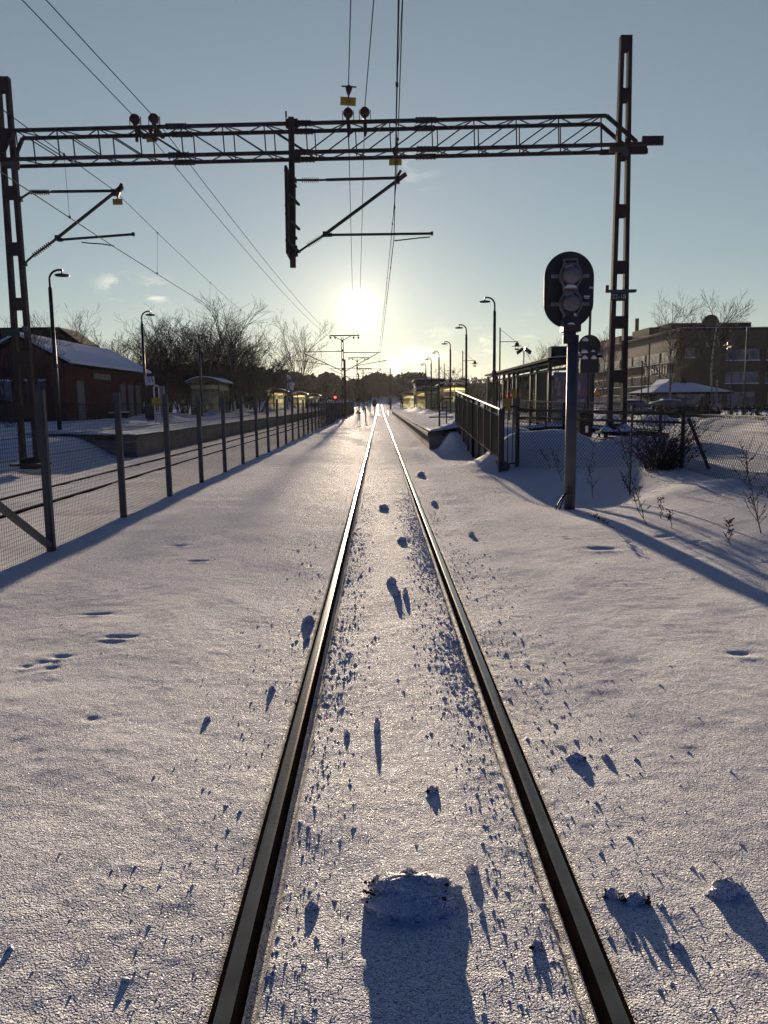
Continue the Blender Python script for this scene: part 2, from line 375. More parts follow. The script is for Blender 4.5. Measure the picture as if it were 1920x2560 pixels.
def hz(x,y): return float(height(np.array([x]),np.array([y]))[0])
def lines(segs):
    out=[segs[0][0]]
    for a,b,st in segs:
        n=max(1,round((b-a)/st)); out+=[a+(b-a)*(i+1)/n for i in range(n)]
    return np.array(out)
half=[(0,.36,.0125),(.36,.56,.006),(.56,1.15,.0125),(1.15,2.2,.022),(2.2,4.4,.035),(4.4,10,.09),(10,18,.22),(18,30,.8),(30,100,5),(100,900,80)]
hx=lines(half); gx=np.concatenate([-hx[:0:-1],hx])
gy=lines([(-400,-40,60),(-40,0,4),(0,1.3,.1),(1.3,3.2,.0115),(3.2,6.5,.018),(6.5,13,.036),(13,30,.09),(30,80,.4),(80,220,2.5),(220,2500,60)])
X,Y=np.meshgrid(gx,gy); Z=height(X,Y)
Z=np.where(Y>300,np.minimum(Z,6.0),Z)
def grid_obj(name,X,Y,Z,m):
    ny,nx=X.shape; me=bpy.data.meshes.new(name)
    co=np.stack([X,Y,Z],-1).reshape(-1,3).astype(np.float32)
    i=np.arange(nx*ny).reshape(ny,nx); q=np.stack([i[:-1,:-1],i[:-1,1:],i[1:,1:],i[1:,:-1]],-1).reshape(-1,4)
    me.vertices.add(len(co)); me.vertices.foreach_set('co',co.ravel())
    me.loops.add(q.size); me.loops.foreach_set('vertex_index',q.ravel().astype(np.int32))
    me.polygons.add(len(q)); me.polygons.foreach_set('loop_start',np.arange(0,q.size,4,dtype=np.int32))
    me.update(calc_edges=True); me.validate(); me.shade_smooth(); me.materials.append(m)
    o=bpy.data.objects.new(name,me); COL.objects.link(o); return o
tag(grid_obj('snow_ground',X,Y,Z,M['snow']),'deep sunlit snow covering the ground around the tracks','snow',kind='structure')

# ---------------------------------------------------------------- air
def haze():
    o=MB().box((0,190,10.4),(420,480,24.0)).build('haze',M['snow']); m=bpy.data.materials.new('haze_air'); m.use_nodes=True; nt=m.node_tree; N=nt.nodes
    N.remove(N['Principled BSDF']); v=N.new('ShaderNodeVolumePrincipled'); v.inputs['Density'].default_value=HAZE; v.inputs['Color'].default_value=(.95,.93,.9,1); v.inputs['Anisotropy'].default_value=.3
    nt.links.new(v.outputs[0],[n for n in N if n.type=='OUTPUT_MATERIAL'][0].inputs['Volume'])
    o.data.materials.clear(); o.data.materials.append(m); tag(o,'pale cold air that fades the far trees','haze',kind='stuff')
HAZE=.00013
haze()
S.cycles.volume_bounces=0
# ================================================================ rails
def rail(x0,label,y0,y1,grp,pts=None):
    path=pts or [(x0,y) for y in lines([(y0,20,.8),(20,125,5),(125,y1,5)])]
    prof_top=[(-.021,-.002),(-.0205,.0015),(-.012,.003),(.012,.003),(.0205,.0015),(.021,-.002)]
    prof_side=[(-.038,-.042),(-.037,-.010),(-.031,-.002),(-.020,.0005),(.020,.0005),(.031,-.002),(.037,-.010),(.038,-.042),(.010,-.05),(.010,-.11),(-.010,-.11),(-.010,-.05)]
    root=thing('rail',label,'rail',(path[0][0],path[0][1],0),grp)
    for nm,prof,mt,dz in(('rail_head',prof_top,M['rail_top'],.001),('rail_body',prof_side,M['rail_side'],0)):
        mb=MB(); n=len(prof); vs=[]
        for i,(x,y) in enumerate(path):
            yk=y/KS; rise=.018*max(0,min(yk-125,80))+.03*max(0,yk-205)
            a=path[min(i+1,len(path)-1)]; b=path[max(i-1,0)]; d=Vector((a[0]-b[0],a[1]-b[1])).normalized(); nx,ny=d.y,-d.x
            for u,w in prof: vs.append((x+u*nx,y+u*ny,rise+w+dz))
        k=len(path); fs=[(i*n+j,i*n+(j+1)%n,(i+1)*n+(j+1)%n,(i+1)*n+j) for i in range(k-1) for j in range(n)]
        fs+=[tuple(range(n)),tuple((k-1)*n+j for j in range(n))]
        mb.add(vs,fs); mb.build(nm,mt,root)
rail(-RX,'shiny left rail of the snow covered track ahead',-3,330,'rails of the near track')
rail(RX,'shiny right rail of the snow covered track ahead',-3,330,'rails of the near track')
rail(-5.72-RX,'half buried rail of the far track closest to the left platform',-3,200,'rails of the track behind the fence')
rail(-5.72+RX,'half buried rail of the far track closest to the mesh fence',-3,200,'rails of the track behind the fence')
rail(0,'curved switch rail crossing over to the left in the distance',0,0,'rails of the distant switch',[(RX*.2-.0021*(y-98)**2-.2,y) for y in lines([(98,136,2)])])
rail(0,'straight side rail right of the track beyond the platform end',0,0,'rails of the distant switch',[(1.0+.012*(y-100),y) for y in lines([(100,160,4)])])
# ================================================================ overhead line gantry
YL,YR=15.65*KS,15.35*KS
def yat(xd): return YL+(YR-YL)*(xd-30)/1305.0
gant=thing('portal_gantry','dark lattice steel portal gantry spanning both tracks','gantry',(4.9,YR,.7))
def mast(base,top,wb,wt,ybk,name='mast',zb=None):
    legs=MB(); dep=.14; bt=MB()
    for s in(-1,1):
        legs.taper((base[0]+s*(wb/2-.055),base[1],base[2]),(top[0]+s*(wt/2-.04),top[1],top[2]),.10,dep,.075,dep)
    m=legs.build(name,M['steel'],gant)
    H=top[2]-base[2]; n=int(round(H/1.12)); 
    for i in range(n+1):
        t=(i+.02)/n; t=min(t,.982); z=base[2]+H*t; x=base[0]+(top[0]-base[0])*t; w=wb+(wt-wb)*t-.012
        for s in(-1,1): MB().box((x,base[1]+s*(dep/2-.004),z),(w,.012,.25)).build('batten_plate',M['steel'],m)
    return m
pL0=dY(66,1003,YL); pL1=dY(6,170,YL); pR0=dY(1331,930,YR); pR1=dY(1352,81,YR)
mL=mast(pL0,pL1,.42,.27,0); mR=mast(pR0,pR1,.42,.23,0)
MB().box((pL1.x,pL1.y,pL1.z+.012),(.27,.14,.02)).build('mast_cap',M['steel'],mL); MB().box((pR1.x,pR1.y,pR1.z+.012),(.23,.14,.02)).build('mast_cap',M['steel'],mR)
fb=MB().box((pR0.x,pR0.y,pR0.z-.03),(.74,.5,.035)); 
for sx in(-.3,.3):
    for sy in(-.2,.2): fb.tube([(pR0.x+sx,pR0.y+sy,pR0.z-.2),(pR0.x+sx,pR0.y+sy,pR0.z+.04)],.02,6)
fb.build('base_plate',M['steel'],gant)
MB().taper((pR0.x,pR0.y,-.2),(pR0.x,pR0.y,pR0.z-.15),1.0,.8,.86,.7).build('foundation',M['concrete_dark'],gant)
sm=MB(); sm.lathe([(.001,0),(.20,.0),(.17,.05),(.08,.12),(.02,.16),(.001,.165)],(pR0.x+.14,pR0.y-.13,pR0.z-.01),14); sm.lathe([(.001,0),(.15,.0),(.13,.03),(.06,.09),(.001,.12)],(pR0.x-.24,pR0.y-.12,pR0.z-.01),14); sm.box((pR0.x,pR0.y-.1,pR0.z+.005),(.6,.26,.04))
sm.build('snow_cap',M['snow_soft'],gant,True)
MB().box((pL0.x,pL0.y,pL0.z+.0),(.7,.5,.05)).build('base_plate',M['steel'],gant)
# truss
beam=thing('x','','',(0,0,0)); bpy.data.objects.remove(beam)
UL=dY(26,282,YL-.23); UR=dY(1310,250,YR-.23); LL=dY(34,344,YL-.23); LR=dY(1310,313,YR-.23)
W=.47
def lerp(a,b,t): return a+(b-a)*t
def ch(t,up,far): 
    p=lerp(UL,UR,t) if up else lerp(LL,LR,t); return p+Vector((0,W if far else 0,0))
cb=MB(); 
for far in(0,1):
    cb.bar(ch(.0,1,far),ch(1,1,far),.055,.066); cb.bar(ch(-.035,0,far),ch(1.0,0,far),.055,.066)
    hl=Vector((pL0.x+.1,0,0)); 
    a=ch(0,1,far); b=ch(0,0,far); cb.bar(a,(pL0.x+.02,b.y,a.z-.42),.055,.066)
    a=ch(1,1,far); b=ch(1,0,far); cb.bar(a,(a.x+.62,b.y,b.z+.05),.055,.066); cb.bar(b,(b.x+.98,b.y,b.z+.02),.055,.10 if far else .066)
e=ch(1,0,0); cb.box((e.x+.93,e.y+.03,e.z+.08),(.42,.06,.17)); cb.box((e.x+.78,e.y+W,e.z+.06),(.36,.06,.20))
bm=cb.build('truss_beam',M['steel'],gant)
lw=MB(); NP=14
for i in range(NP+1):
    t=i/NP*.985+.006
    for far in(0,1):
        q=t+(0.012 if far else 0); lw.bar(ch(q,1,far),ch(q,0,far),.022)
        if i<NP:
            t2=(i+1)/NP*.985+.006+(0.012 if far else 0)
            if i<NP/2: lw.bar(ch(q,1,far),ch(t2,0,far),.022)
            else: lw.bar(ch(t2,1,far),ch(q,0,far),.022)
    if i<NP:
        tm=t+.5/NP; t2=(i+1)/NP*.985+.006
        for up in(0,1):
            lw.bar(ch(t,up,0),ch(tm,up,1),.018); lw.bar(ch(tm,up,1),ch(t2,up,0),.018)
lw.build('lattice_bars',M['steel'],bm)
sp=MB()
for t in(.28,.49,.70):
    for up in(0,1):
        for far in(0,1):
            p=ch(t,up,far); sp=MB(); sp.box((p.x,p.y-.006,p.z),(.42,.075,.09))
            for k in range(6):
                for s in(-1,1): sp.box((p.x-.19+k*.076,p.y,p.z+s*.05),(.02,.04,.02))
            sp.build('splice_plate',M['steel'],bm)
cl=MB()
for (xx,yy,zz) in((pL0.x+.1,YL,LL.z-.05),(pR0.x-.16,YR,LR.z-.06)):
    MB().box((xx,yy-.13,zz),(.36,.05,.10),0).box((xx+.12,yy-.16,zz-.06),(.14,.05,.14),.4).build('clamp',M['galv'],bm)
# insulators on the beam for the feeder wires
INS=[]
for (u,v) in((292,258),(333,257),(752,245),(788,243)):
    p=dY(u,v,yat(u)-.30); INS.append(p); t=(p.x-UL.x)/(UR.x-UL.x); c=ch(t,1,0)
    ib=MB(); ib.lathe([(.03,-.13),(.06,-.12),(.06,-.10),(.085,-.085),(.085,-.06),(.06,-.045),(.1,-.03),(.1,.0),(.06,.015),(.085,.03),(.085,.055),(.05,.07),(.05,.10),(.02,.12)],(p.x,p.y,p.z),12,'y')
    ib.lathe([(.03,-.05),(.1,-.04),(.1,-.01),(.05,.0)],(p.x,p.y,p.z-.02),12,'x')
    io=ib.build('insulator',M['insul'],gant)
    bb=MB(); bb.box((p.x,c.y+W/2,c.z-.02),(.075,W+.16,.06)); bb.bar((p.x,p.y,p.z-.08),(p.x,c.y-.02,c.z),.05)
    for s in(-1,1): bb.bar((p.x+s*.11,p.y,p.z+.05),(p.x+s*.11,p.y,p.z-.15),.014)
    bb.bar((p.x,c.y-.02,c.z-.02),(p.x,c.y-.02,c.z-.28),.05); bb.build('bracket',M['steel'],io)
# drop post
dt=dY(629,254,15.12*KS); db=dY(633,578,15.12*KS)
dp=MB(); dp.bar(dt,db,.11,.11,up=(1,0,0)); dp.box((dt.x,dt.y+.1,dt.z-.08),(.24,.10,.16)); dp.box((lerp(dt,db,.23).x+.10,dt.y+.07,lerp(dt,db,.25).z),(.14,.1,.2)); dp.bar(dt+Vector((-.1,0,.0)),dt+Vector((-.1,0,.12)),.03)
for s in (.42,.45,.8,.86): 
    q=lerp(dt,db,s); dp.box((q.x+.06,q.y,q.z),(.06,.14,.04))
post=dp.build('drop_post',M['steel'],gant)
def insul_rod(a,b,r=.022,n=9,name='rod_insulator'):
    a=Vector(a); b=Vector(b); pts=[];rs=[]
    for i in range(n):
        for f,rr in((0,r),(.18,r),(.2,r*2.4),(.45,r*2.4),(.5,r),(.95,r)):
            pts.append(a+(b-a)*((i+f)/n)); rs.append(rr)
    return MB().tube(pts,rs,8)
def cantilever(name_pts,Yc,root,flip=False):
    P={k:dY(u,v,Yc) for k,(u,v) in name_pts.items()}
    t=MB()
    t.tube([P['t1'],P['t2']],.03,8); t.tube([P['i1b'],P['t1']],.02,6)
    t.tube([P['s1'],P['s2']],.034,8); t.tube([P['r0'],P['r1']],.026,8)
    t.tube([P['a0'],P['a1'],P['a2'],P['a3']],.012,6)
    t.bar(P['t2']+Vector((-.08,0,-.02)),P['t2']+Vector((.02,0,.14)),.05); t.tube([P['s2'],P['s2']+(P['s2']-P['s1']).normalized()*.22],.045,8); t.box(P['s2'],(.1,.09,.12)); t.box(P['r0'],(.1,.06,.07)); t.box(P['j'],(.09,.08,.1))
    t.box(P['r1'],(.05,.06,.07))
    c=t.build('cantilever_arm',M['black'],root)
    insul_rod(P['i1a'],P['i1b']).build('rod_insulator',M['insul'],c)
    insul_rod(P['i2a'],P['i2b']).build('rod_insulator',M['insul'],c)
    m=MB(); m.tube([P['m1'],P['i1a']],.022,6); MB().tube([P['m2'],P['i2a']],.022,6).box(P['m2'],(.1,.1,.09)).build('mounting',M['black'],c); MB().tube([P['i2b'],P['s1']],.028,6).build('socket',M['black'],c); m.box(P['m1'],(.1,.1,.09)); m.build('mounting',M['black'],c)
    return P
PR=cantilever(dict(m1=(634,389),i1a=(652,389),i1b=(690,389),t1=(704,388.5),t2=(864,384),m2=(638,549),i2a=(664,531),i2b=(694,512),s1=(706,503),j=(702,506),s2=(858,390),r0=(712,507.5),r1=(933,504.5),a0=(929,512),a1=(905,514),a2=(880,517),a3=(852,520)),15.25*KS,gant)
PLc=cantilever(dict(m1=(42,430),i1a=(66,415),i1b=(108,415),t1=(112,414),t2=(262,412),m2=(52,570),i2a=(72,552),i2b=(110,525),s1=(120,517),j=(124,514),s2=(247,416),r0=(130,518),r1=(288,506),a0=(176,523),a1=(190,525),a2=(220,527),a3=(246,531)),15.6*KS,gant)
# number plate 22-18 on the right mast
def text(name,body,size,loc,m,parent,rot=(math.pi/2,0,0),ext=.002,align='CENTER'):
    cu=bpy.data.curves.new(name,'FONT'); cu.body=body; cu.size=size; cu.extrude=ext; cu.align_x=align; cu.align_y='CENTER'
    o=bpy.data.objects.new(name,cu); COL.objects.link(o); bpy.context.view_layer.update()
    me=bpy.data.meshes.new_from_object(o.evaluated_get(bpy.context.evaluated_depsgraph_get())); bpy.data.objects.remove(o); bpy.data.curves.remove(cu)
    n=bpy.data.objects.new(name,me); COL.objects.link(n); me.materials.clear(); me.materials.append(m)
    n.location=Vector(loc)-parent_loc(parent); n.rotation_euler=rot; n.parent=parent; return n
q=dY(1337,641,YR-.125)
npl=MB().box(q,(.34,.012,.17)).build('number_plate',M['green_plate'],mR)
text('numerals','22-18',.125,(q.x,q.y-.010,q.z),M['white_ink'],npl)
q2=dY(1338,629,YR-.13); cm=MB(); cm.box(q2,(.5,.03,.06),0); cm.bar(q2+Vector((-.26,0,-.03)),q2+Vector((-.26,0,.12)),.07,.05); cm.box(q2+Vector((.27,.0,.0)),(.12,.16,.05)); cm.build('clamp',M['galv'],mR)
q=dY(26,718,YL-.125); MB().box(q,(.32,.012,.15)).build('number_plate',M['green_plate'],mL)
q=dY(42,715,YL-.13); MB().box(q+Vector((.12,0,.05)),(.1,.05,.1)).build('clamp',M['galv'],mL)
# ---- shield board hanging edge-on beside the drop post
bl=[dY(612,357,14.6*KS),dY(617,357,14.6*KS),dY(637,388,16.1*KS),dY(637,580,16.1*KS),dY(632,580,16.1*KS),dY(617,546,14.6*KS)]
t1,b1=dY(614,357,14.6*KS),dY(617.5,546,14.6*KS); t2,b2=dY(634,402,16.1*KS),dY(634,580,16.1*KS)
t2.z=t1.z-.02; b2.z=b1.z; 
sb=MB().prism([t1,t2,b2,b1],(.05,0,0)); brd=thing('shield_board','tall dark board hanging almost edge on beside the gantry drop post','board',(t1.x,t1.y,b1.z))
brp=sb.build('board',M['darkwall'],brd)
cb=MB()
for t in(.3,.6,.88): 
    a=lerp(t1,b1,t)+Vector((.05,.1,0)); MB().bar(a,a+Vector((.12,.9,0)),.05,.04).build('batten',M['steel'],brd)
nb=MB()
for t in(.05,.45,.55,.85):
    a=lerp(t1,b1,t); MB().tube([a+Vector((-.01,.04,0)),a+Vector((.06,.04,0))],.02,8).build('bolt',M['galv'],brd)
# ================================================================ wires
def sagged(a,b,sag,n=14): return [lerp(a,b,i/n)-Vector((0,0,sag*4*(i/n)*(1-i/n))) for i in range(n+1)]
def near_pt(P,u,v,dz=0):
    d=ray(u*DS,v*DS); Q=C0+d*((P.z+dz-CZ)/d.z); dv=(Q-P); return P+dv*((-25-P.y)/dv.y)
M2=Vector((-3.45,73.7,0))
OFF=dict(f=[atY(826,843,73.7)-M2,atY(838,843,73.7)-M2,atY(884,843,73.7)-M2,atY(896,843,73.7)-M2],mL=atY(756,880,73.7)-M2,cL=atY(758,908,73.7)-M2,mR=atY(945,881,73.7)-M2,cR=atY(948,908,73.7)-M2)
MASTS=[M2,Vector((-3.1,109.5,0)),Vector((-3.1,148,.2)),Vector((-3.1,187,.85))]
def wire(name,label,cat,pts,r,grp):
    return tag(MB().tube(pts,r,5).build(name,M['wire']),label,cat,grp)
def run(P,near,key,idx=None):
    o=OFF[key] if idx is None else OFF[key][idx]
    return near_pt(P,*near),[m+o for m in MASTS]
FL=['leftmost feeder wire, on the first brown insulator of the gantry beam','feeder wire on the second brown insulator from the left mast','feeder wire carrying the topmost yellow plate above the track','feeder wire on the rightmost brown insulator of the gantry beam']
for i,near in enumerate(((62,0),(113,0),(757,0),(806,0))):
    P=INS[i]+Vector((0,-.1,.03)); a,ms=run(P,near,'f',i)
    pts=sagged(a,P,.25)+sagged(P+Vector((0,.15,0)),ms[0],.45)
    for m0,m1 in zip(ms,ms[1:]): pts+=sagged(m0,m1,.5,8)[1:]
    wire('feeder_wire',FL[i],'wire',pts,.0085,'feeder wires over the gantry beam')
def catenary(Pm,Pc,nm,nc,km,kc,side):
    a,ms=run(Pm,nm,km); c,cs=run(Pc,nc,kc)
    ms=[Vector(x) for x in ms]; cs=[Vector(x) for x in cs]
    mp=sagged(a,Pm,.35)+sagged(Pm,ms[0],.55)[1:]; cp=sagged(c,Pc,.05)+sagged(Pc,cs[0],.06)[1:]
    for m0,m1 in zip(ms,ms[1:]): mp+=sagged(m0,m1,.5,10)[1:]
    for m0,m1 in zip(cs,cs[1:]): cp+=sagged(m0,m1,.06,10)[1:]
    mo=wire('messenger_wire','thin carrier wire with droppers over the %s track'%side,'wire',mp,.0075,'carrier wires')
    wire('contact_wire','lower contact wire over the %s track'%side,'wire',cp,.0085,'contact wires')
    def seg(A,B,Cc,Dd,sag,n):
        for i in range(n):
            t=(i+.5)/n; p=lerp(A,B,t)-Vector((0,0,sag*4*t*(1-t))); q=lerp(Cc,Dd,t); MB().tube([p,q],.0035,4,False).box(q,(.03,.03,.04)).box(p,(.03,.03,.04)).build('dropper',M['wire'],mo)
    seg(a,Pm,c,Pc,.35,8); seg(Pm,ms[0],Pc,cs[0],.55,8)
    for k in range(len(ms)-1): seg(ms[k],ms[k+1],cs[k],cs[k+1],.5,6)
catenary(dY(857,384,15.25*KS),dY(851,516,15.25*KS),(868,0),(861,0),'mR','cR','near')
catenary(dY(246,411,15.6*KS),dY(246,533,15.6*KS),(2,213),(30,388),'mL','cL','far left')
# yellow plates on the overhead line
def plate(u,v,w,h,Y,rot,body,label,ins):
    p=dY(u,v,Y*KS); r=thing('warning_plate',label,'plate',p,'yellow plates on the overhead line')
    b=MB().box(p,(w,.008,h)); o=b.build('plate',M['yellow'],r)
    if body: text('numerals',body,h*.72,(p.x,p.y-.007,p.z-.01),M['sign_ink'],o)
    MB().tube([p+Vector((0,0,h/2-.02)),p+Vector((0,.02,h/2+.09))],.014,6).lathe([(.02,-.07),(.055,.02),(.06,.05),(.03,.09)],(p.x,p.y+.02,p.z+h/2+.11),10).bar(p+Vector((-.13,.02,h/2+.18)),p+Vector((.13,.02,h/2+.18)),.02).build('hanger',M['insul'],r)
    r.rotation_euler=(0,rot,0)
plate(752,219,.27,.14,13.4,.075,'11','tilted yellow plate on a wire above the gantry beam',1)
plate(854,350,.25,.125,15.0,0,'11','yellow plate hanging just below the gantry beam over the near track',1)
plate(327,301,.21,.11,16.4,-.05,'21','yellow plate half hidden inside the lattice of the gantry beam',1)
plate(254,436,.20,.12,15.5,0,'21','yellow plate under the tip of the left cantilever arm',1)
# ---- further masts along the line
def line_mast(base,label,full=True):
    r=thing('catenary_mast',label,'mast',base,'overhead line masts between the tracks')
    b=base; mb=MB()
    for s in(-1,1): mb.taper((b.x+s*.13,b.y,b.z-.2),(b.x+s*.07,b.y,b.z+7.5),.09,.2,.06,.12)
    for i in range(9): mb.box((b.x,b.y-.1+.004*i,b.z+.35+i*.85),(.34-.018*i,.012,.22))
    mb.box((b.x+.15,b.y+.25,b.z+2.6),(.2,.2,5.8)); mb.build('mast_post',M['steel'],r)
    f=MB().taper((b.x,b.y,b.z-.4),(b.x,b.y,b.z+.2),.8,.7,.6,.5); f.build('foundation',M['concrete_dark'],r)
    tz=OFF['f'][0].z+b.z+.14
    c=MB(); x0=b.x+OFF['f'][0].x-.1; x1=b.x+OFF['f'][3].x+.1
    c.bar((x0,b.y,tz),(x1,b.y,tz),.09,.10); c.bar((b.x-.9*(1 if full else .8),b.y,tz),(b.x-.1,b.y,tz-.42),.06); c.bar((b.x+.9*(1 if full else .8),b.y,tz),(b.x+.1,b.y,tz-.42),.06)
    co=c.build('cross_arm',M['steel'],r)
    for o in OFF['f']:
        q=b+o; MB().lathe([(.02,-.16),(.09,-.14),(.09,-.08),(.05,-.07),(.09,-.04),(.09,.02),(.03,.04)],(q.x,q.y,q.z+.02),10).build('insulator',M['insul'],co)
    for km,kc,s in(('mL','cL',-1),('mR','cR',1)):
        m=b+OFF[km]; k=b+OFF[kc]; a=MB()
        a.tube([(b.x+s*.12,b.y,m.z+.03),(m.x+s*.2,b.y,m.z)],.035,6)
        p0=Vector((b.x+s*.12,b.y,m.z-1.75)); p1=Vector((m.x-s*.05,b.y,m.z-.08)); a.tube([p0,p1],.04,6); j=lerp(p0,p1,.32)
        a.tube([j,(k.x+s*.75,b.y,k.z+.28)],.03,6); a.tube([(k.x+s*.6,b.y,k.z+.22),(k.x+s*.3,b.y,k.z+.06),(k.x-s*.0,b.y,k.z+.02)],.016,5)
        ca=a.build('cantilever_arm',M['steel'],r)
        insul_rod((b.x+s*.15,b.y,m.z+.03),(b.x+s*.6,b.y,m.z+.03),.03,6).build('rod_insulator',M['insul'],ca)
LM=['nearest twin arm mast between the tracks, in front of the low sun','second twin arm mast down the line','third twin arm mast down the line','farthest twin arm mast down the line']
for b,l in zip(MASTS,LM): line_mast(b,l)
def side_mast(x,y,z,h,label):
    r=thing('side_mast',label,'mast',(x,y,z),'masts on the right of the distant line'); MB().taper((x,y,z-.3),(x,y,z+h),.34,.3,.2,.2).build('mast_post',M['steel'],r)
    MB().tube([(x,y,z+h-.8),(x-2.1,y,z+h-.9)],.04,6).tube([(x,y,z+h-2.4),(x-1.9,y,z+h-1)],.045,6).tube([(x-.7,y,z+h-1.9),(x-2.6,y,z+h-1.9)],.03,6).build('cantilever_arm',M['steel'],r)
side_mast(2.0,149,.3,7.6,'single arm mast right of the line past the platform end')
side_mast(2.3,196,1.0,7.6,'distant single arm mast right of the line before the forest')
def far_portal(Y,z,x0,x1,label):
    r=thing('far_gantry',label,'gantry',(x0,Y,z),'distant gantries down the line')
    for x in(x0,x1): MB().taper((x,Y,z-.5),(x,Y,z+7.2),.4,.3,.3,.25).build('mast',M['steel'],r)
    b=MB()
    for dz in(0,.6):
        for dy in(0,.5): b.bar((x0,Y+dy,z+6.2+dz),(x1,Y+dy,z+6.2+dz),.1)
    n=12
    for i in range(n):
        xa=x0+(x1-x0)*i/n; xb=x0+(x1-x0)*(i+1)/n; b.bar((xa,Y,z+6.2),(xb,Y,z+6.8),.05); b.bar((xb,Y,z+6.8),(xb,Y,z+6.2),.05)
    b.build('truss_beam',M['steel'],r)
far_portal(221,1.4,-8.5,3.2,'nearer of the two faint gantries before the forest')
far_portal(257,2.5,-8.5,3.2,'farther of the two faint gantries before the forest')
# ================================================================ left mesh fence
FX0,FY0=-3.45,7.86
def fx(y): return -3.45-.0022*(y-FY0)
FR=bpy.data.objects.new('mesh_fence',None); COL.objects.link(FR); FR.location=(fx(FY0),FY0,0)
tag(FR,'tall galvanised mesh fence standing between the two tracks','fence')
SP=2.29; NPOST=46
pm=MB().bar((0,0,-.15),(0,0,1.62),.075,.06,up=(0,1,0)); pm.bar((.02,-.03,-.15),(.02,-.03,1.6),.012,.02,up=(0,1,0))
p0=pm.build('post',M['galv']); 
wm=MB(); L_=SP-.08
def wbar(p,q,r=.0016): wm.tube([p,q],r,3,False)
nz_=38; ny_=52
for i in range(nz_): z=.0+1.46*i/(nz_-1); wbar((0,0,z),(0,L_,z))
for i in range(ny_): y=L_*i/(ny_-1); wbar((.003,y,-.02),(.003,y,1.47))
for z in(.95,1.15,1.3,1.46): wm.bar((0,0,z),(0,L_,z),.006)
w0=wm.build('mesh_panel',M['mesh'],fixn=False)
for k in range(-1,NPOST):
    y=FY0+SP*k; o=p0 if k==-1 else p0.copy()
    if k>=0: COL.objects.link(o)
    o.parent=FR; o.location=Vector((fx(y),y,max(0,hz(fx(y),y))))-FR.location; o.rotation_euler=(0,0,rnd.uniform(-.05,.05))
    if k<NPOST-1:
        w=w0 if k==-1 else w0.copy()
        if k>=0: COL.objects.link(w)
        w.parent=FR; w.location=Vector((fx(y)-.03,y+.04,.02))-FR.location; w.rotation_euler=(0,0,.0022)
a=Vector((fx(FY0)-.0,FY0-.04,.06)); MB().bar(a,(fx(FY0-1.6),FY0-1.75,1.0),.06,.05).build('brace',M['galv'],FR)
# ================================================================ platforms
def platform(name,x0,x1,y0,y1,top,label,skew=0):
    r=bpy.data.objects.new(name,None); COL.objects.link(r); r.location=(x0,y0,0); tag(r,label,'platform',kind='structure')
    mb=MB(); face=x1 if x1<0 else x0; xo=x0 if x1<0 else x1; n=int((y1-y0)/2.4)
    for i in range(n):
        ya=y0+(y1-y0)*i/n+.006; yb=y0+(y1-y0)*(i+1)/n-.006
        mb.box(((face+xo)/2,(ya+yb)/2,top/2-.35),(abs(xo-face)-.02*(i%2)*.3,yb-ya,top+.5))
    mb.build('platform_wall',M['concrete'],r)
    lip=MB(); s=1 if x1<0 else -1
    lip.box((face-s*.18,(y0+y1)/2-.01,top-.045),(.46,y1-y0+.04,.10)); lip.build('platform_edge',M['concrete_dark'],r)
    # snow cover
    xs=np.concatenate([np.linspace(0,3.2,48),np.linspace(3.4,abs(xo-face)-.03,30)]); xs=face-s*(xs-.045)
    ys=np.concatenate([np.linspace(y0-.01,y0+14,130),np.linspace(y0+14.3,y1,150)])
    Xp,Yp=np.meshgrid(xs,ys); d=np.abs(Xp-face); e=sst((d+.05)/.12)*sst((Yp-y0+.08)/.14)
    Zp=top+.012+e*(.035+.02*vnoise(Xp*.9,Yp*.6,31)+.008*vnoise(Xp*4,Yp*4,32))
    rough=np.clip(vnoise(Xp*5,Yp*4,33)-.1,0,1)*.05*np.exp(-((d-2.3)/.9)**2); Zp=Zp+e*rough
    return r,Xp,Yp,Zp,e,d
RP0=24.5; RTOP=.52
r,Xp,Yp,Zp,e,d=platform('platform',1.46,9.0,RP0,101,RTOP,'raised concrete platform under snow on the right of the track')
for (cx,cy,sx,sy,a) in((2.9,23.4,.9,1.5,.42),(3.7,26,.9,2.0,.35),(3.6,31,.6,1.6,.3),(3.9,37,.7,2.5,.33),(3.9,46,.7,2.6,.3),(3.6,56,.6,3.5,.34),(3.6,70,.7,6,.45),(3.5,82,.6,4,.35),(5.6,21.5,1.2,2.2,.3)): Zp=Zp+gs(Xp,Yp/KS,cx,cy,sx,sy,a)*e
o=grid_obj('snow_cover',Xp,Yp,Zp,M['snow']); o.parent=r; o.matrix_parent_inverse=Matrix.Translation(-r.location)
LP0=22.25; LTOP=.6
r,Xp,Yp,Zp,e,d=platform('platform',-34.0,-7.0,LP0,163,LTOP,'raised concrete platform under snow on the left of the far track')
for (cx,cy,sx,sy,a) in((-9.6,20.4,1.6,2.0,.12),(-10.2,27,1.6,2.5,.34),(-10.6,34,1.2,2.6,.5),(-11.6,40,1.6,3,.42),(-10.9,47,.9,2.5,.42),(-10.4,52,.7,2.6,.35),(-11.5,60,1.2,4,.5),(-11,72,1,5,.4),(-11.5,90,1.2,9,.4)): Zp=Zp+gs(Xp,Yp/KS,cx,cy,sx,sy,a)*e
o=grid_obj('snow_cover',Xp,Yp,Zp,M['snow']); o.parent=r; o.matrix_parent_inverse=Matrix.Translation(-r.location)
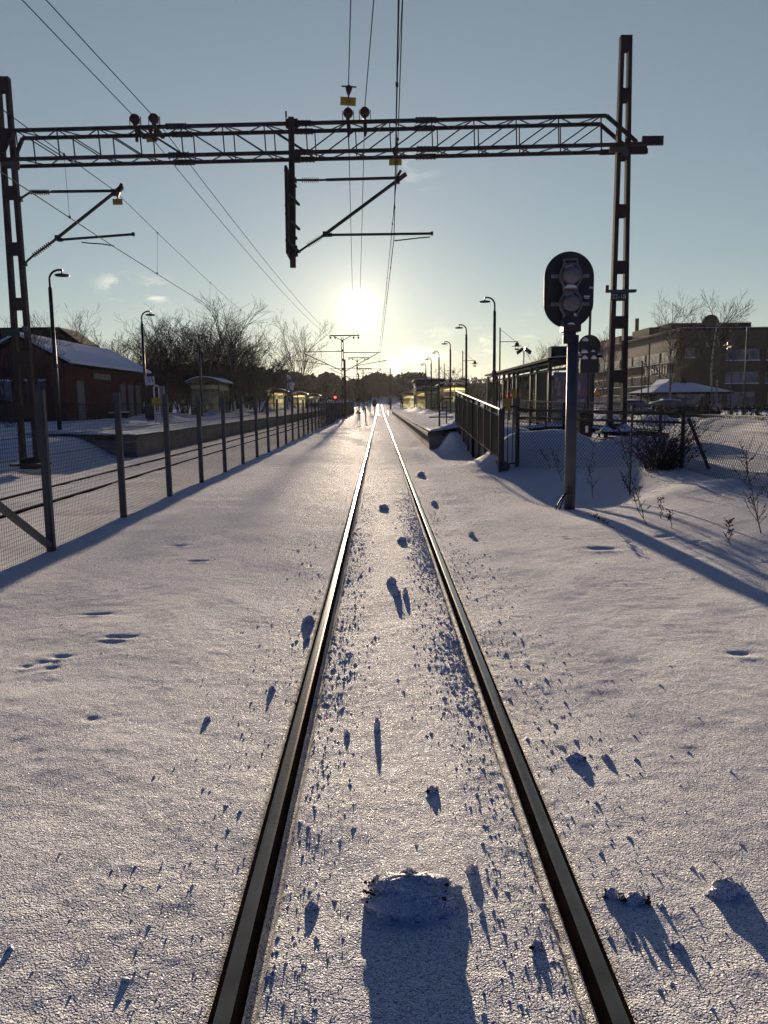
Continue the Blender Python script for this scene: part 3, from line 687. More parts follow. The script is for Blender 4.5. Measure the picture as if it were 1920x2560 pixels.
# ================================================================ railings on the right
def railing(name,label,pts,top,bot,nbar,infill=True,mid=None,postw=.06):
    """pts: base polyline (Vectors) ; top/bot: heights of the two rails over the base"""
    r=thing(name,label,'railing',pts[0],None); t=MB(); v=MB()
    for a,b in zip(pts,pts[1:]):
        t.tube([a+Vector((0,0,top)),b+Vector((0,0,top))],.024,8); t.bar(a+Vector((0,0,top-.13)),b+Vector((0,0,top-.13)),.03,.02); t.bar(a+Vector((0,0,bot)),b+Vector((0,0,bot)),.04,.03)
    t.build('rail_tube',M['raildark'],r)
    for a,b in zip(pts,pts[1:]):
        n=max(1,int((b-a).length/nbar))
        for i in range(n+1):
            p=lerp(a,b,i/n); v.bar(p+Vector((0,0,bot)),p+Vector((0,0,top-.13)),.016)
    if infill: v.build('infill_bars',M['raildark'],r)
    for a,b in zip(pts,pts[1:]):
        n=max(1,round((b-a).length/1.25))
        for i in range(n+1):
            p=lerp(a,b,i/n); MB().bar(p+Vector((0,0,-.35)),p+Vector((0,0,top-.01)),postw,.045).build('post',M['raildark'],r)
    return r
M['raildark']=mat('dark_brown_railing_paint',(.038,.026,.02),.42,.2,(.022,.015,.012),8)
N0=Vector((2.36,15.9,.0)); F0=Vector((2.33,24.8,.50))
RL=railing('ramp_railing','dense dark brown ramp railing running along the right of the track',[N0+Vector((0,0,.0)),lerp(N0,F0,.5),F0],1.30,.30,.055)
tz=MB()
# rails at the far end returning to the right, and the retaining kerb
kb=MB(); kb.taper((2.47,16.2,-.3),(2.47,16.2,.20),.2,.5,.2,.5)
n=9
for i in range(n):
    a=lerp(N0,F0,i/n); b=lerp(N0,F0,(i+1)/n); kb.box(((a.x+b.x)/2+.10,(a.y+b.y)/2,(a.z+b.z)/2-.06),(.16,b.y-a.y-.02,.5))
kb.build('concrete_kerb',M['concrete_dark'],RL)
T1=Vector((2.74,16.05,.14))
RT=railing('gate_railing','short barred railing closing the near end of the ramp',[N0+Vector((.06,0.03,.12)),T1],1.22,.06,.10)
# far end hoop
hp=thing('end_hoop','rounded dark tube hoop at the far end of the ramp railing','railing',(1.98,25.5,.5))
MB().tube([(1.86,25.5,.35),(1.86,25.5,1.42),(1.90,25.5,1.52),(1.99,25.5,1.57),(2.3,25.5,1.57)],.03,8).tube([(2.09,25.5,.35),(2.09,25.5,1.5)],.02,6).build('hoop',M['raildark'],hp)
MB().tube([(1.55,26.0,1.27),(2.35,26.0,1.27)],.022,8).tube([(1.55,26.0,.97),(2.35,26.0,.97)],.022,8).build('cross_bars',M['raildark'],hp)
# railing beyond the chain link fence, beside the street
A=atY(1289,1002,26); B=atY(1410,1006,22.2); Cc=atY(1652,1013,17.9)
SR=railing('street_railing','black two rail railing behind the chain link fence',[Vector((A.x,A.y,A.z-1.0)),Vector((B.x,B.y,B.z-1.0)),Vector((Cc.x,Cc.y,Cc.z-1.0))],1.0,.42,9,False)
# ---------------------------------------------------------------- chain link fence
def chain(p,q,h0,h1,bot0,bot1,mb,pitch=.082,r=.0032):
    Lg=(Vector((q[0],q[1],0))-Vector((p[0],p[1],0))).length; H=max(h0,h1)
    def P(s,z):
        t=s/Lg; zb=bot0+(bot1-bot0)*t; return (p[0]+(q[0]-p[0])*t,p[1]+(q[1]-p[1])*t,zb+z*((h0+(h1-h0)*t)/H))
    k=int((Lg+H)/pitch)+1
    for sg in(1,-1):
        for i in range(-int(H/pitch)-1,k):
            s0=i*pitch; 
            if sg==1: a=(s0,0.); b=(s0+H,H)
            else: a=(s0,H); b=(s0+H,0.)
            t0=max(0,(0-a[0])/H); t1=min(1,(Lg-a[0])/H)
            if t1-t0<.02: continue
            A=(a[0]+H*t0,a[1]+(b[1]-a[1])*t0); B=(a[0]+H*t1,a[1]+(b[1]-a[1])*t1)
            o=.002*sg; a3=P(*A); b3=P(*B); mb.tube([(a3[0]+o,a3[1],a3[2]),(b3[0]+o,b3[1],b3[2])],r,3,False)
CLF=thing('chain_link_fence','black chain link fence in the drifted snow behind the signal','fence',(2.74,16.05,.2))
g1=Vector((4.92,12.9,0)); g2=Vector((4.62,9.2,0)); g3=Vector((4.35,5.0,0))
for nm,(p,q,h0,h1,b0,b1) in enumerate(((T1,g1,1.22,1.07,.22,.30),(g1,g2,1.07,1.03,.30,.36),(g2,g3,1.03,.95,.36,.40))):
    mb=MB(); chain(p,q,h0,h1,b0-.15,b1-.15,mb); mb.build('chain_mesh',M['black'],CLF,fixn=False)
    t=MB(); e=.03 if nm==0 else .010; t.tube([(p.x,p.y,b0-.15+h0),(q.x,q.y,b1-.15+h1)],e,6)
    if nm==0: t.tube([(p.x,p.y,b0-.15+h0-.16),(q.x,q.y,b1-.15+h1-.14)],.022,6)
    t.build('top_rail',M['black'],CLF)
MB().tube([(T1.x,T1.y,.0),(T1.x,T1.y,1.53)],.045,8).build('post',M['black'],CLF)
MB().tube([(g1.x,g1.y,.0),(g1.x,g1.y,1.36)],.038,8).build('post',M['black'],CLF)
MB().tube([(g1.x+.22,g1.y-.75,.2),(g1.x+.04,g1.y-.1,1.15)],.028,8).build('brace',M['black'],CLF)
MB().tube([(g3.x,g3.y,.0),(g3.x,g3.y,1.36)],.038,8).build('post',M['black'],CLF)
q=dY(1361,910,11.8); tp=MB().tube([(q.x,9.7,hz(q.x,9.7)-.1),(q.x,9.7,1.36)],.010,6); o=thing('thin_stake','thin dark stake standing in the shaded snow right of the signal','stake',(q.x,9.7,.2)); 
q=dY(1361,1055,10.7); o.location=(q.x,10.7,q.z); MB().tube([(q.x,10.7,q.z-.1),(q.x-.005,10.7,1.33)],.010,6).build('stake',M['black'],o)
# yellow signs seen from behind
def ysign(cx,cy,w,h,Y,label,post_to=None):
    p=atY(cx,cy,Y); s=(w/1950*Y,h/1950*Y); r=thing('yellow_sign',label,'sign',p,'yellow signs at the ramp railing')
    MB().box(p,(s[0],.006,s[1])).build('sign_plate',M['yellow'],r)
    if post_to: MB().tube([(p.x+.01,p.y+.03,.2),(p.x+.01,p.y+.03,post_to)],.03,8).build('post',M['galv'],r)
    else: MB().box((p.x,p.y+.02,p.z),(s[0]*.6,.02,.03)).build('clip',M['black'],r)
ysign(1266,1010,19,28,15.93,'lower yellow sign fixed to the gate railing')
ysign(1285,984,11,23,18,'upper yellow sign on a slim post behind the gate railing',2.05)
# ================================================================ main signal (seen from behind)
sb=dG(1230,1100,.06)
for _ in range(6): sb=dG(1230,1100,hz(sb.x,sb.y))
SX,SY=sb.x,sb.y
SG=thing('railway_signal','tall railway signal with oval dark backboard seen from behind','signal',(SX,SY,hz(SX,SY)))
def sY(u,v,dy=0): return atY(u,v,SY+dy)
tp=sY(1424,838); PW=.155
MB().tube([(SX,SY,-.3),(SX,SY,tp.z)],PW/2,20).build('pole',M['galv'],SG,True)
q0=sY(1424,840); q1=sY(1424,805)
co=MB().tube([q0-Vector((0,0,.10)),q0],PW/2+.012,16); co.tube([q0,q1],[PW/2+.012,PW/2-.004],16); co.box(sY(1426,818)+Vector((0,0,.02)),(.24,.22,.17)); co.tube([q1,sY(1424,745)],[.06,.065],12); co.build('collar',M['signalback'],SG)
# backboard: a stadium plate
cT=sY(1423,693,.18); cB=sY(1423,757,.18); R=58/1950*(SY)*1.06; pl=[]
for i in range(25): t=math.pi*i/24; pl.append((cT.x+R*math.cos(t),cT.y,cT.z+R*math.sin(t)))
for i in range(25): t=math.pi+math.pi*i/24; pl.append((cT.x+R*math.cos(t),cT.y,cB.z+R*math.sin(t)))
MB().prism(pl,(0,.02,0)).build('backboard',M['signalback'],SG)
for (u,v) in((1426,690),(1426,760)):
    c=sY(u,v,.05); h=MB(); k=SY/1950
    h.lathe([(.001,-.16),(16*k,-.15),(20*k,-.11),(21*k,.0),(21*k,.12)],c,20,'y')
    o=h.build('lamp_housing',M['greycast'],SG,True)
    f=MB(); n=28
    for i in range(n):
        a,b=2*math.pi*i/n,2*math.pi*(i+1)/n
        f.bar((c.x+26*k*math.cos(a),c.y-.02,c.z+29*k*math.sin(a)),(c.x+26*k*math.cos(b),c.y-.02,c.z+29*k*math.sin(b)),.022,.05,up=(0,1,0))
    f.build('ring_frame',M['greycast'],o)
    b=MB()
    for s in(-1,1): b.box((c.x+s*37*k,c.y+.02,c.z),(18*k,.05,8*k)); b.bar((c.x+s*17*k,c.y,c.z+22*k),(c.x+s*15*k,c.y,c.z+38*k),.02,.05,up=(0,1,0)); b.bar((c.x+s*17*k,c.y,c.z-22*k),(c.x+s*15*k,c.y,c.z-36*k),.02,.05,up=(0,1,0)); b.tube([(c.x+s*25*k,c.y-.045,c.z),(c.x+s*25*k,c.y-.015,c.z)],.010,8)
    b.box((c.x,c.y+.01,c.z+39*k),(34*k,.08,.02)); b.tube([(c.x-8*k,c.y-.175,c.z),(c.x-8*k,c.y-.14,c.z)],.008,8); b.tube([(c.x+3*k,c.y-.17,c.z-6*k),(c.x+3*k,c.y-.14,c.z-6*k)],.006,8)
    b.build('bracket',M['greycast'],o)
    g=MB(); g.box((c.x,c.y+.02,c.z-31*k),(30*k,.15,.02)); g.build('shelf',M['greycast'],o)
    g=MB(); g.lathe([(.001,0),(.095,0),(.08,.03),(.04,.05),(.001,.052)],(c.x,c.y+.0,c.z-30*k+.008),14); g.build('snow_cap',M['snow_soft'],o,True)
    g=MB(); g.box((c.x,c.y+.06,c.z+25*k),(19*k,.03,14*k)); g.build('snow_patch',M['snow_soft'],o)
g=MB(); c=sY(1426,812,-.06); g.lathe([(.001,0),(.075,0),(.06,.025),(.001,.035)],(c.x,c.y,c.z),14); g.build('snow_cap',M['snow_soft'],SG,True)
pt=MB(); c=sY(1478,719,.17); pt.box(c,(.05,.01,.02)); c=sY(1467,741,.17); pt.box(c,(.08,.01,.022)); pt.box(c-Vector((0,0,.025)),(.06,.01,.012)); pt.build('label_plate',M['white'],SG)
cb=MB(); z0=hz(SX,SY)
for dx in(0,.05): cb.tube([(SX-.05,SY-.06,z0+.26),(SX-.10-dx*.4,SY-.1,z0+.2),(SX-.15-dx,SY-.13,z0+.08),(SX-.19-dx,SY-.14,z0-.04)],.010,6)
cb.build('cable',M['black'],SG); MB().lathe([(.001,-.05),(.03,-.04),(.035,0),(.03,.04),(.001,.05)],(SX-.035,SY-.075,z0+.27),10).build('cable_gland',M['black'],SG)
# ================================================================ second signal beyond the gantry (round head on a thin pole)
s2=atY(1476,1085,19.5); S2=thing('disc_signal','round signal head with snow on a thin pole behind the oval signal','signal',(s2.x,19.5,.5))
t=atY(1480,672,19.5); m_=atY(1474,836,19.5)
MB().tube([(m_.x,19.5,.3),(m_.x,19.5,m_.z),(t.x,19.5,t.z)],.03,8).build('pole',M['black'],S2)
def s2Y(u,v,dy=0): return atY(u,v,19.5+dy)
k=19.5/1950
c=s2Y(1473,866,-.06); h=MB().lathe([(.001,-.03),(28*k,-.02),(28*k,.02),(.001,.03)],c,28,'y'); hd=h.build('round_head',M['signalback'],S2)
c2=s2Y(1473,914,-.06); MB().box(c2,(46*k,.05,36*k)).build('lower_head',M['signalback'],S2)
for (u,v,w,h_) in((1463,848,16,9),(1461,878,18,9),(1483,877,10,5),(1462,893,15,9),(1485,893,15,9)): MB().lathe([(.001,-h_*k*.5),(w*k*.5,-h_*k*.45),(w*k*.42,0),(w*k*.2,h_*k*.4),(.001,h_*k*.5)],s2Y(u,v,-.12),10).build('snow_patch',M['snow_soft'],hd,True)
a=s2Y(1483,731); bq=dY(1322,631,YR); MB().tube([a,Vector((bq.x,19.5,a.z))],.022,6).tube([s2Y(1482,681),Vector((bq.x,19.5,a.z+.06))],.008,5).build('side_stay',M['black'],S2)
bx=atY(1462,1058,18.6); R2=thing('dark_cabinet','dark flat cabinet behind the chain link fence right of the signal','cabinet',(bx.x,18.6,.5))
kk=18.6/1950; MB().box((bx.x,18.6,bx.z),(32*kk,.18,68*kk)).build('cabinet_body',M['darkwall'],R2); MB().box((bx.x+.02,18.49,bx.z-.14),(.06,.02,.16)).build('snow_patch',M['snow_soft'],R2); MB().box((bx.x+.15,18.62,bx.z-.4),(.04,.04,.6)).box((bx.x-.1,18.62,bx.z-.4),(.04,.04,.6)).build('leg',M['black'],R2)
# ================================================================ long glass shelter on the right
def shelter_right():
    Y0,Y1=28.4,44.5; zb=.55; xl=6.05; xr=7.6; zr=2.86
    r=thing('glass_shelter','long glazed waiting shelter with posters on its near end','shelter',(xl,Y0,zb))
    ro=MB(); ro.prism([(xl-.15,Y0-.35,zr+.03),(xr+.25,Y0-.35,zr+.12),(xr+.25,Y0-.35,zr+.20),(xl-.15,Y0-.35,zr+.11)],(0,Y1-Y0+.8,0)); rf=ro.build('roof',M['roof_dark'],r)
    sn=MB(); sn.prism([(xl-.10,Y0-.2,zr+.113),(xr+.2,Y0-.2,zr+.205),(xr+.2,Y0-.2,zr+.25),(xl+.1,Y0-.2,zr+.17)],(0,Y1-Y0+.5,0)); sn.build('snow_cover',M['snow_soft'],rf)
    fr=MB(); ys=[Y0,Y0+2.2,Y0+3.4,Y0+6.6,Y0+7.6,Y0+8.9,Y0+10.4,Y0+12.8,Y1]
    for y in ys: MB().box((xl,y,(zb+zr)/2),(.12,.14,zr-zb)).build('post',M['black'],r)
    for y in(Y0,Y1): MB().box((xr,y,(zb+zr)/2),(.1,.1,zr-zb)).build('post',M['black'],r)
    for z in(zb+.12,zb+2.0,zr-.06): fr.bar((xl,Y0+.06,z),(xl,Y1,z),.06,.07); fr.bar((xr,Y0+.06,z),(xr,Y1,z),.06,.06)
    fr.bar((xl+.02,Y0-.02,zb+2.02),(xr,Y0-.02,zb+2.02),.06,.06); fr.build('frame',M['black'],r)
    for a,b in((1,2),(3,4),(4,5),(5,6),(7,8)):
        MB().box((xl,(ys[a]+ys[b])/2,zb+1.07),(.012,ys[b]-ys[a]-.16,1.8)).build('glass_pane',M['glass'],r)
    for a,b in((2,3),):
        MB().box((xl,(ys[a]+ys[b])/2,zb+1.2),(.012,ys[b]-ys[a]-.16,1.55)).build('glass_pane',M['glass'],r)
    MB().box((xr,(Y0+Y1)/2,zb+1.07),(.02,Y1-Y0-.2,1.8)).build('back_wall',M['glassdark'],r)
    MB().box((xl,Y0+1.1,zb+1.07),(.03,2.0,1.85)).build('side_panel',M['darkwall'],r)
    for i,(x0,x1,m) in enumerate(((xl+.12,xl+.78,M['poster']),(xl+.86,xr-.1,M['poster']))):
        w=MB().box(((x0+x1)/2,Y0-.03,zb+1.30),(x1-x0,.02,1.26)).build('poster',m,r)
        MB().box(((x0+x1)/2,Y0-.03,zb+.37),(x1-x0,.02,.55)).build('poster',M['poster_blue'],r)
        q=MB()
        for (dx,dz,ww,hh,a) in((.12,.25,.10,.42,.3),(.2,.05,.12,.5,.15),(.28,-.38,.28,.10,-.15),(.08,.5,.08,.03,0),(.08,.5,.03,.09,0)):
            q.box((x0+dx*(x1-x0)/.66,Y0-.045,zb+1.30+dz),(ww,.006,hh))
        q.build('poster_print',M['snowprint'],w)
    MB().box((xl+.45,Y0+.2,zr+.28),(.85,.5,.5)).build('roof_box',M['darkwall'],rf)
    be=MB().box((xr-.35,Y0+6,zb+.5),(.4,5,.06)); be.build('bench',M['darkwall'],r)
M['snowprint']=mat('pale_poster_figures',(.34,.30,.31),.5,0,(.22,.15,.14),6)
shelter_right()
# ---------------------------------------------------------------- platform shelters with barrel roofs
def barrel_shelter(w,l,label,group):
    """open side towards +x; origin at floor centre of the near end"""
    r=thing('platform_shelter',label,'shelter',(0,0,0),group); zh=2.25
    def arc(z,e=0): return [(-w/2-.35-e+(w+.7+2*e)*i/12,0,z+.42*math.sin(math.pi*(.08+.84*i/12))) for i in range(13)]
    a=arc(zh); b=arc(zh-.05)[::-1]
    MB().prism([(x,-.5,z) for x,y,z in a]+[(x,-.5,z) for x,y,z in b],(0,l+1.0,0)).build('roof',M['greenroof'],r)
    a2=arc(zh+.075,-.06); MB().prism([(x,-.46,z) for x,y,z in a2]+[(x,-.46,z-.06) for x,y,z in a2][::-1],(0,l+.92,0)).build('snow_cover',M['snow_soft'],r)
    for x in(-w/2,w/2):
        for y in(0,l): MB().box((x,y,zh/2+.03),(.07,.07,zh+.1)).build('post',M['black'],r)
    f=MB()
    for z in(.12,1.85,2.2):
        for y in(0,l): f.bar((-w/2,y,z),(w/2,y,z),.04,.05)
        for x in(-w/2,w/2): f.bar((x,0,z),(x,l,z),.04,.05)
    f.bar((0,0,.1),(0,0,2.2),.04); f.build('frame',M['black'],r)
    for y in(0,l):
        for s in(-1,1): MB().box((s*w/4,y,.98),(w/2-.05,.012,1.7)).build('glass_pane',M['glass'],r)
        if y==0: MB().box((-w/4,y-.02,1.32),(w/2-.14,.012,.95)).build('frosted_pane',M['frost'],r)
        MB().box((0,y,2.02),(w-.1,.012,.3)).build('frosted_pane',M['frost'],r)
    n=2
    for i in range(n):
        for x in(-w/2,w/2): MB().box((x,l*(i+.5)/n,.98),(.012,l/n-.06,1.7)).build('glass_pane',M['glass'],r)
    for x in(-w/2,w/2):
        for i in range(4): MB().box((x,l*(i+.5)/4,2.02),(.012,l/4-.08,.26)).build('frosted_pane',M['frost'],r)
    MB().box((-w/2+.3,l/2,.46),(.4,l-.4,.05)).build('bench',M['black'],r)
    return r
M['greenroof']=mat('green_metal_roof',(.03,.08,.065),.5)
bs=barrel_shelter(2.2,3.4,'nearest glass shelter with snowy barrel roof on the left platform','glass shelters on the left platform')
bs.location=(-11.7,52.6,LTOP); bs.scale=(.85,1,1)
for (x,y,l) in((-12.3,93,'second glass shelter on the left platform, below the clock'),(-12.4,121,'third glass shelter on the left platform'),(-12.2,145,'farthest glass shelter on the left platform')): dup(bs,(x,y,LTOP),label=l)
for (x,y,l) in((4.9,83,'glass shelter with snowy roof on the right platform behind the hoop'),(4.4,115,'farther glass shelter with snowy roof on the right platform')):
    z=RTOP if y<101 else .45
    dup(bs,(x,y,z),sc=(1.0,1.3,.97),label=l,group='glass shelters on the right platform')
dup(bs,(6.6,70,RTOP),sc=(1.0,1.2,1.05),label='glass shelter half hidden behind the ramp railing',group='glass shelters on the right platform')
# dark kiosk building on the right platform
kd=thing('platform_building','dark brown flat roofed building rising behind the right shelters','building',(6.1,98.5,.5))
MB().box((6.2,102,2.3),(3.4,7,3.6)).build('wall',M['darkwall'],kd); MB().box((6.2,102,4.2),(3.9,7.6,.22)).build('roof',M['roof_dark'],kd); MB().box((5.0,98.47,3.2),(.5,.04,.5)).build('window',M['glassdark'],kd); MB().box((6.2,102,4.35),(3.7,7.4,.09)).build('snow_cover',M['snow_soft'],kd)
# ================================================================ lamps
def platform_lamp():
    r=thing('platform_lamp','','lamp',(0,0,0),'curved platform lamps on the right'); H=5.0
    MB().tube([(0,0,-.3),(0,0,H-.66)],[.07,.055],10).tube([(0,0,H-.66),(0,0,H-.60)],[.06,.035],10).build('pole',M['black'],r,True)
    MB().tube([(0,0,2.0),(0,0,2.12)],.09,10).build('collar',M['black'],r)
    pts=[(0,0,H-.62),(0,0,H-.40)]+[(-.30+.30*math.cos(t),0,H-.40+.28*math.sin(t)) for t in [math.pi/2*i/8 for i in range(1,9)]]+[(-.40,0,H-.125)]
    MB().tube(pts,.032,8).build('curved_arm',M['black'],r,True)
    s=MB(); s.lathe([(.014,-.12),(.02,-.22),(.19,-.25),(.215,-.27),(.20,-.30),(.07,-.315),(.001,-.32)],(-.38,0,H),20); s.build('lamp_shade',M['black'],r,True)
    return r
LH=5.0
pl_=platform_lamp()
def lamp_Y(v_src,hor,ztop): return 1950*(ztop-CZ)/(hor-v_src)
RLs=[(1237,753),(1166,818),(1126,858),(1097.5,881),(1078,897),(1064.5,911),(1045,930),(1036,941),(1028,949),(1022,953)]
ordn=['nearest','second','third','fourth','fifth','sixth','seventh','eighth','ninth','tenth']
for i,(u,v) in enumerate(RLs):
    Yl=1950*(RTOP+LH-.12-CZ)/(1007-v-(u-957)*math.tan(ROLL)); p=atY(u,v,Yl); l='%s curved platform lamp from the viewer on the right platform'%ordn[i]
    base=RTOP if Yl<101 else hz(p.x,Yl)
    if i==0: pl_.location=(p.x,Yl,base); pl_['label']=l
    else: dup(pl_,(p.x,Yl,base),label=l)
LLs=[(123,690),(353.5,787),(497,842),(577,872),(638,899),(682,913),(716,925),(742,936),(765,945)]
for i,(u,v) in enumerate(LLs):
    Yl=1950*(LTOP+LH-.12-CZ)/(1007-v+(957-u)*math.tan(ROLL)); p=atY(u,v,Yl)
    dup(pl_,(p.x,Yl,LTOP),rz=math.pi,label='%s curved platform lamp from the viewer on the left platform'%ordn[i],group='curved platform lamps on the left')
def pendant():
    r=thing('street_lamp','','lamp',(0,0,0),'street lamps with hanging lanterns'); H=6.1
    MB().tube([(0,0,-.5),(0,0,H)],[.06,.045],8).build('pole',M['black'],r)
    MB().tube([(0,0,H-.95),(1.25,0,H-.95)],.025,6).tube([(0,0,H-.1),(1.1,0,H-.95)],.012,5).build('bracket_arm',M['black'],r)
    MB().lathe([(.02,0),(.05,-.05),(.13,-.1),(.15,-.26),(.36,-.3),(.36,-.32),(.14,-.33)],(1.18,0,H-.95),14).lathe([(.15,-.48),(.15,-.56),(.10,-.58)],(1.18,0,H-.95),14).build('lamp_shade',M['black'],r)
    MB().lathe([(.12,-.33),(.12,-.48)],(1.18,0,H-.95),12).build('lantern_glass',M['glass'],r)
    return r
pd=pendant()
for i,(x,y,l,rz) in enumerate(((8.3,55,'nearest hanging lantern street lamp, above the long glass shelter',0),(8.1,77.5,'second hanging lantern street lamp, beside a curved platform lamp',0),(8.3,102,'farthest hanging lantern street lamp on the right',0),(25.4,55,'hanging lantern street lamp in front of the brick building',math.pi))):
    if i==0: pd.location=(x,y,.4); pd['label']=l
    else: dup(pd,(x,y,.3),rz=rz,label=l)
p=atY(1310,876,48); fl=thing('floodlight_pole','slim pole carrying two small floodlights above the shelter roof','lamp',(p.x,48,.5))
MB().tube([(p.x,48,.3),(p.x,48,p.z)],.035,6).build('pole',M['grey'],fl)
for s in(-1,1): MB().prism([(p.x+s*.1,47.9,p.z+.2),(p.x+s*.45,47.9,p.z-.05),(p.x+s*.38,47.9,p.z-.25),(p.x+s*.02,47.9,p.z+.02)],(0,.25,0)).build('floodlight',M['black'],fl)
# ================================================================ trees
def grow(mbs,p,d,L,r,lev,mx,rg,ang,kids,up,rmin,split=1,ns=3):
    pts=[Vector(p)]; rs=[r]; d=d.normalized(); q=Vector(p); dirs=[d]
    for i in range(ns):
        jt=.045 if lev==0 and split==1 and mx==3 and kids[0]>12 else .13; d=(d+Vector((rg.gauss(0,jt),rg.gauss(0,jt),rg.gauss(0,.10)+up))).normalized(); q=q+d*(L/ns); pts.append(q); dirs.append(d)
        rs.append(max(rmin,r*(1-.62*(i+1)/ns)))
    mbs[0 if lev<split else 1].tube(pts,rs,6 if lev==0 else (4 if lev==1 else 3),cap=False)
    if lev>=mx: return
    k=kids[lev]
    for i in range(k):
        t=(.28 if lev==0 else .18)+(.97-.28)*((i+rg.random()*.8)/k); f=t*ns; j=min(ns-1,int(f)); b=lerp(pts[j],pts[j+1],f-j)
        dd=dirs[j+1]; o=dd.orthogonal().normalized(); o.rotate(Matrix.Rotation(rg.uniform(0,6.283),3,dd))
        a=math.radians(ang[lev]*rg.uniform(.6,1.3)); nd=dd*math.cos(a)+o*math.sin(a)
        grow(mbs,b,nd,L*rg.uniform(.42,.68)*(1.05-.35*t),max(rmin,r*.52*(1-.45*t)),lev+1,mx,rg,ang,kids,up,rmin,split,ns)
PH={}
def tree_proto(name,seed,stems,H,r0,kids,ang,up,mx,rmin,mtrunk=None,split=1,spread=.25,base=.15):
    rg=random.Random(seed); root=thing(name,'','tree',(0,0,0)); A,B=MB(),MB()
    for s in range(stems):
        a=6.283*s/max(1,stems)+rg.random(); k=spread*rg.uniform(.4,1.2) if stems>1 else .03
        grow((A,B),(base*math.cos(a)*(stems>1),base*math.sin(a)*(stems>1),-.3),Vector((math.cos(a)*k,math.sin(a)*k,1)),H*rg.uniform(.75,1.0),r0*rg.uniform(.7,1.1),0,mx,rg,ang,kids,up,rmin,split,4)
    PH[seed]=max(v[2] for v in A.v+B.v); A.build('trunk',mtrunk or M['bark'],root,True,False); B.build('crown',M['twig'],root,False,False); return root
TH=[tree_proto('bare_tree',11,5,9.5,.10,(8,6,3),(30,34,36),.05,3,.0115,spread=.22),
    tree_proto('bare_tree',12,6,8.0,.08,(7,6,3),(28,34,38),.06,3,.0115,spread=.36),
    tree_proto('bare_tree',13,3,10.5,.13,(8,6,3),(34,36,38),.04,3,.0115,spread=.16)]
def put(pr,used,loc,rz,sc,label,group):
    if pr.name not in used:
        used.add(pr.name); o=pr; o.location=loc; o.rotation_euler=(0,0,rz); o.scale=(sc if isinstance(sc,tuple) else (sc,)*3); o['label']=label; o['group']=group; return o
    return dup(pr,loc,rz,sc,label,group)
used=set()
THK=[(455,835,64,0,'dark dense bare tree low behind the left edge of the nearest left shelter'),(545,815,61,0,'dark bare tree directly over the roof of the nearest left shelter'),(395,830,63,0,'dense dark bare tree between the second lamp and the white station board'),(300,795,66,1,'bushy bare tree just right of the snowy roof of the red station house'),(338,805,60,1,'low bare bush filling the gap behind the second left lamp'),(375,772,64,0,'bare tree rising behind the second left platform lamp'),(410,776,70,1,'dense bare tree right of the second left platform lamp'),(440,763,62,0,'tall bare tree left of the nearest left shelter'),(470,774,68,1,'dense bare shrub tree directly above the left edge of the nearest left shelter'),(500,757,66,2,'tall bare tree above the nearest left shelter roof'),(535,768,72,0,'bare tree above the middle of the nearest left shelter roof'),(560,748,68,2,'bare tree right behind the nearest left shelter'),(592,739,70,2,'tallest bare tree of the thicket, its top fanning to the right'),(612,778,74,0,'bare tree right of the tallest one in the thicket'),(640,820,76,1,'low spreading bare tree at the thicket edge'),(520,850,58,1,'low dark bush behind the nearest left shelter'),(430,880,57,1,'low dark bush beside the white station board'),(640,880,70,1,'low dark bush right of the nearest left shelter'),(345,880,62,1,'low dark bush beside the end of the station house')]
for i,(u,v,Yt,k,l) in enumerate(THK):
    p=atY(u,v,Yt); h=p.z-LTOP; base=(PH[11],PH[12],PH[13])[k]; s=h/base
    put(TH[k],used,(p.x,Yt,LTOP-.1),rnd.uniform(0,6.28),(max(s*1.2,.7),max(s*1.2,.7),s),l,'bare trees behind the left platform')
for (u,v,Yt,k,l) in((185,742,62,0,'bare tree rising above the dark building roof behind the station house'),(15,775,34,1,'thin bare saplings at the far left edge'),(62,752,38,0,'bare saplings seen between the legs of the left gantry mast'),(245,845,64,1,'small bare tree above the ridge of the snowy roof'),(30,1000,27,1,'low bare brush behind the foot of the left gantry mast')):
    p=atY(u,v,Yt); h=p.z-LTOP; base=(PH[11],PH[12],PH[13])[k]; s=h/base; put(TH[k],used,(p.x,Yt,.4),rnd.uniform(0,6.28),(s*.9,s*.9,s),l,'bare trees around the station house')
BI=[tree_proto('birch_tree',21,1,12,.17,(17,7,4),(52,40,38),.07,3,.013,M['birch'],1),tree_proto('birch_tree',22,1,11,.16,(14,7,4),(46,42,40),.09,3,.013,M['birch'],1)]
for (u,v,Yt,k,l) in((1686,706,60,0,'tallest bare birch in front of the corner of the brick building'),(1790,718,64,1,'second bare birch, right of the corner of the brick building'),(1508,812,85,1,'small bare birch left of the right gantry mast'),(1347,853,95,0,'bare tree above the long glass shelter roof'),(1395,840,105,1,'faint bare tree behind the oval signal'),(1188,928,110,0,'small bare tree between two curved lamps on the right'),(1225,938,118,1,'small bare tree behind the nearest curved platform lamp'),(1950,800,60,1,'bare tree cut by the right edge of the picture'),(1120,905,150,0,'wide bare tree behind the dark platform building'),(1085,915,165,1,'bare tree left of the dark platform building'),(1158,950,125,0,'low bare tree left of the second hanging lantern lamp')):
    p=atY(u,v,Yt); h=p.z-.5; s=h/(PH[21],PH[22])[k]; wd=1.5 if u in(1120,1085,1158) else .95
    put(BI[k],used,(p.x,Yt,.4),rnd.uniform(0,6.28),(s*wd,s*wd,s),l,'bare birches on the right')
hb=dup(TH[0],loc=(-22,215,1.0),rz=1.0,sc=(2.2,2.2,1.9),label='pale rounded bare tree standing out above the distant forest',group='bare trees behind the left platform')
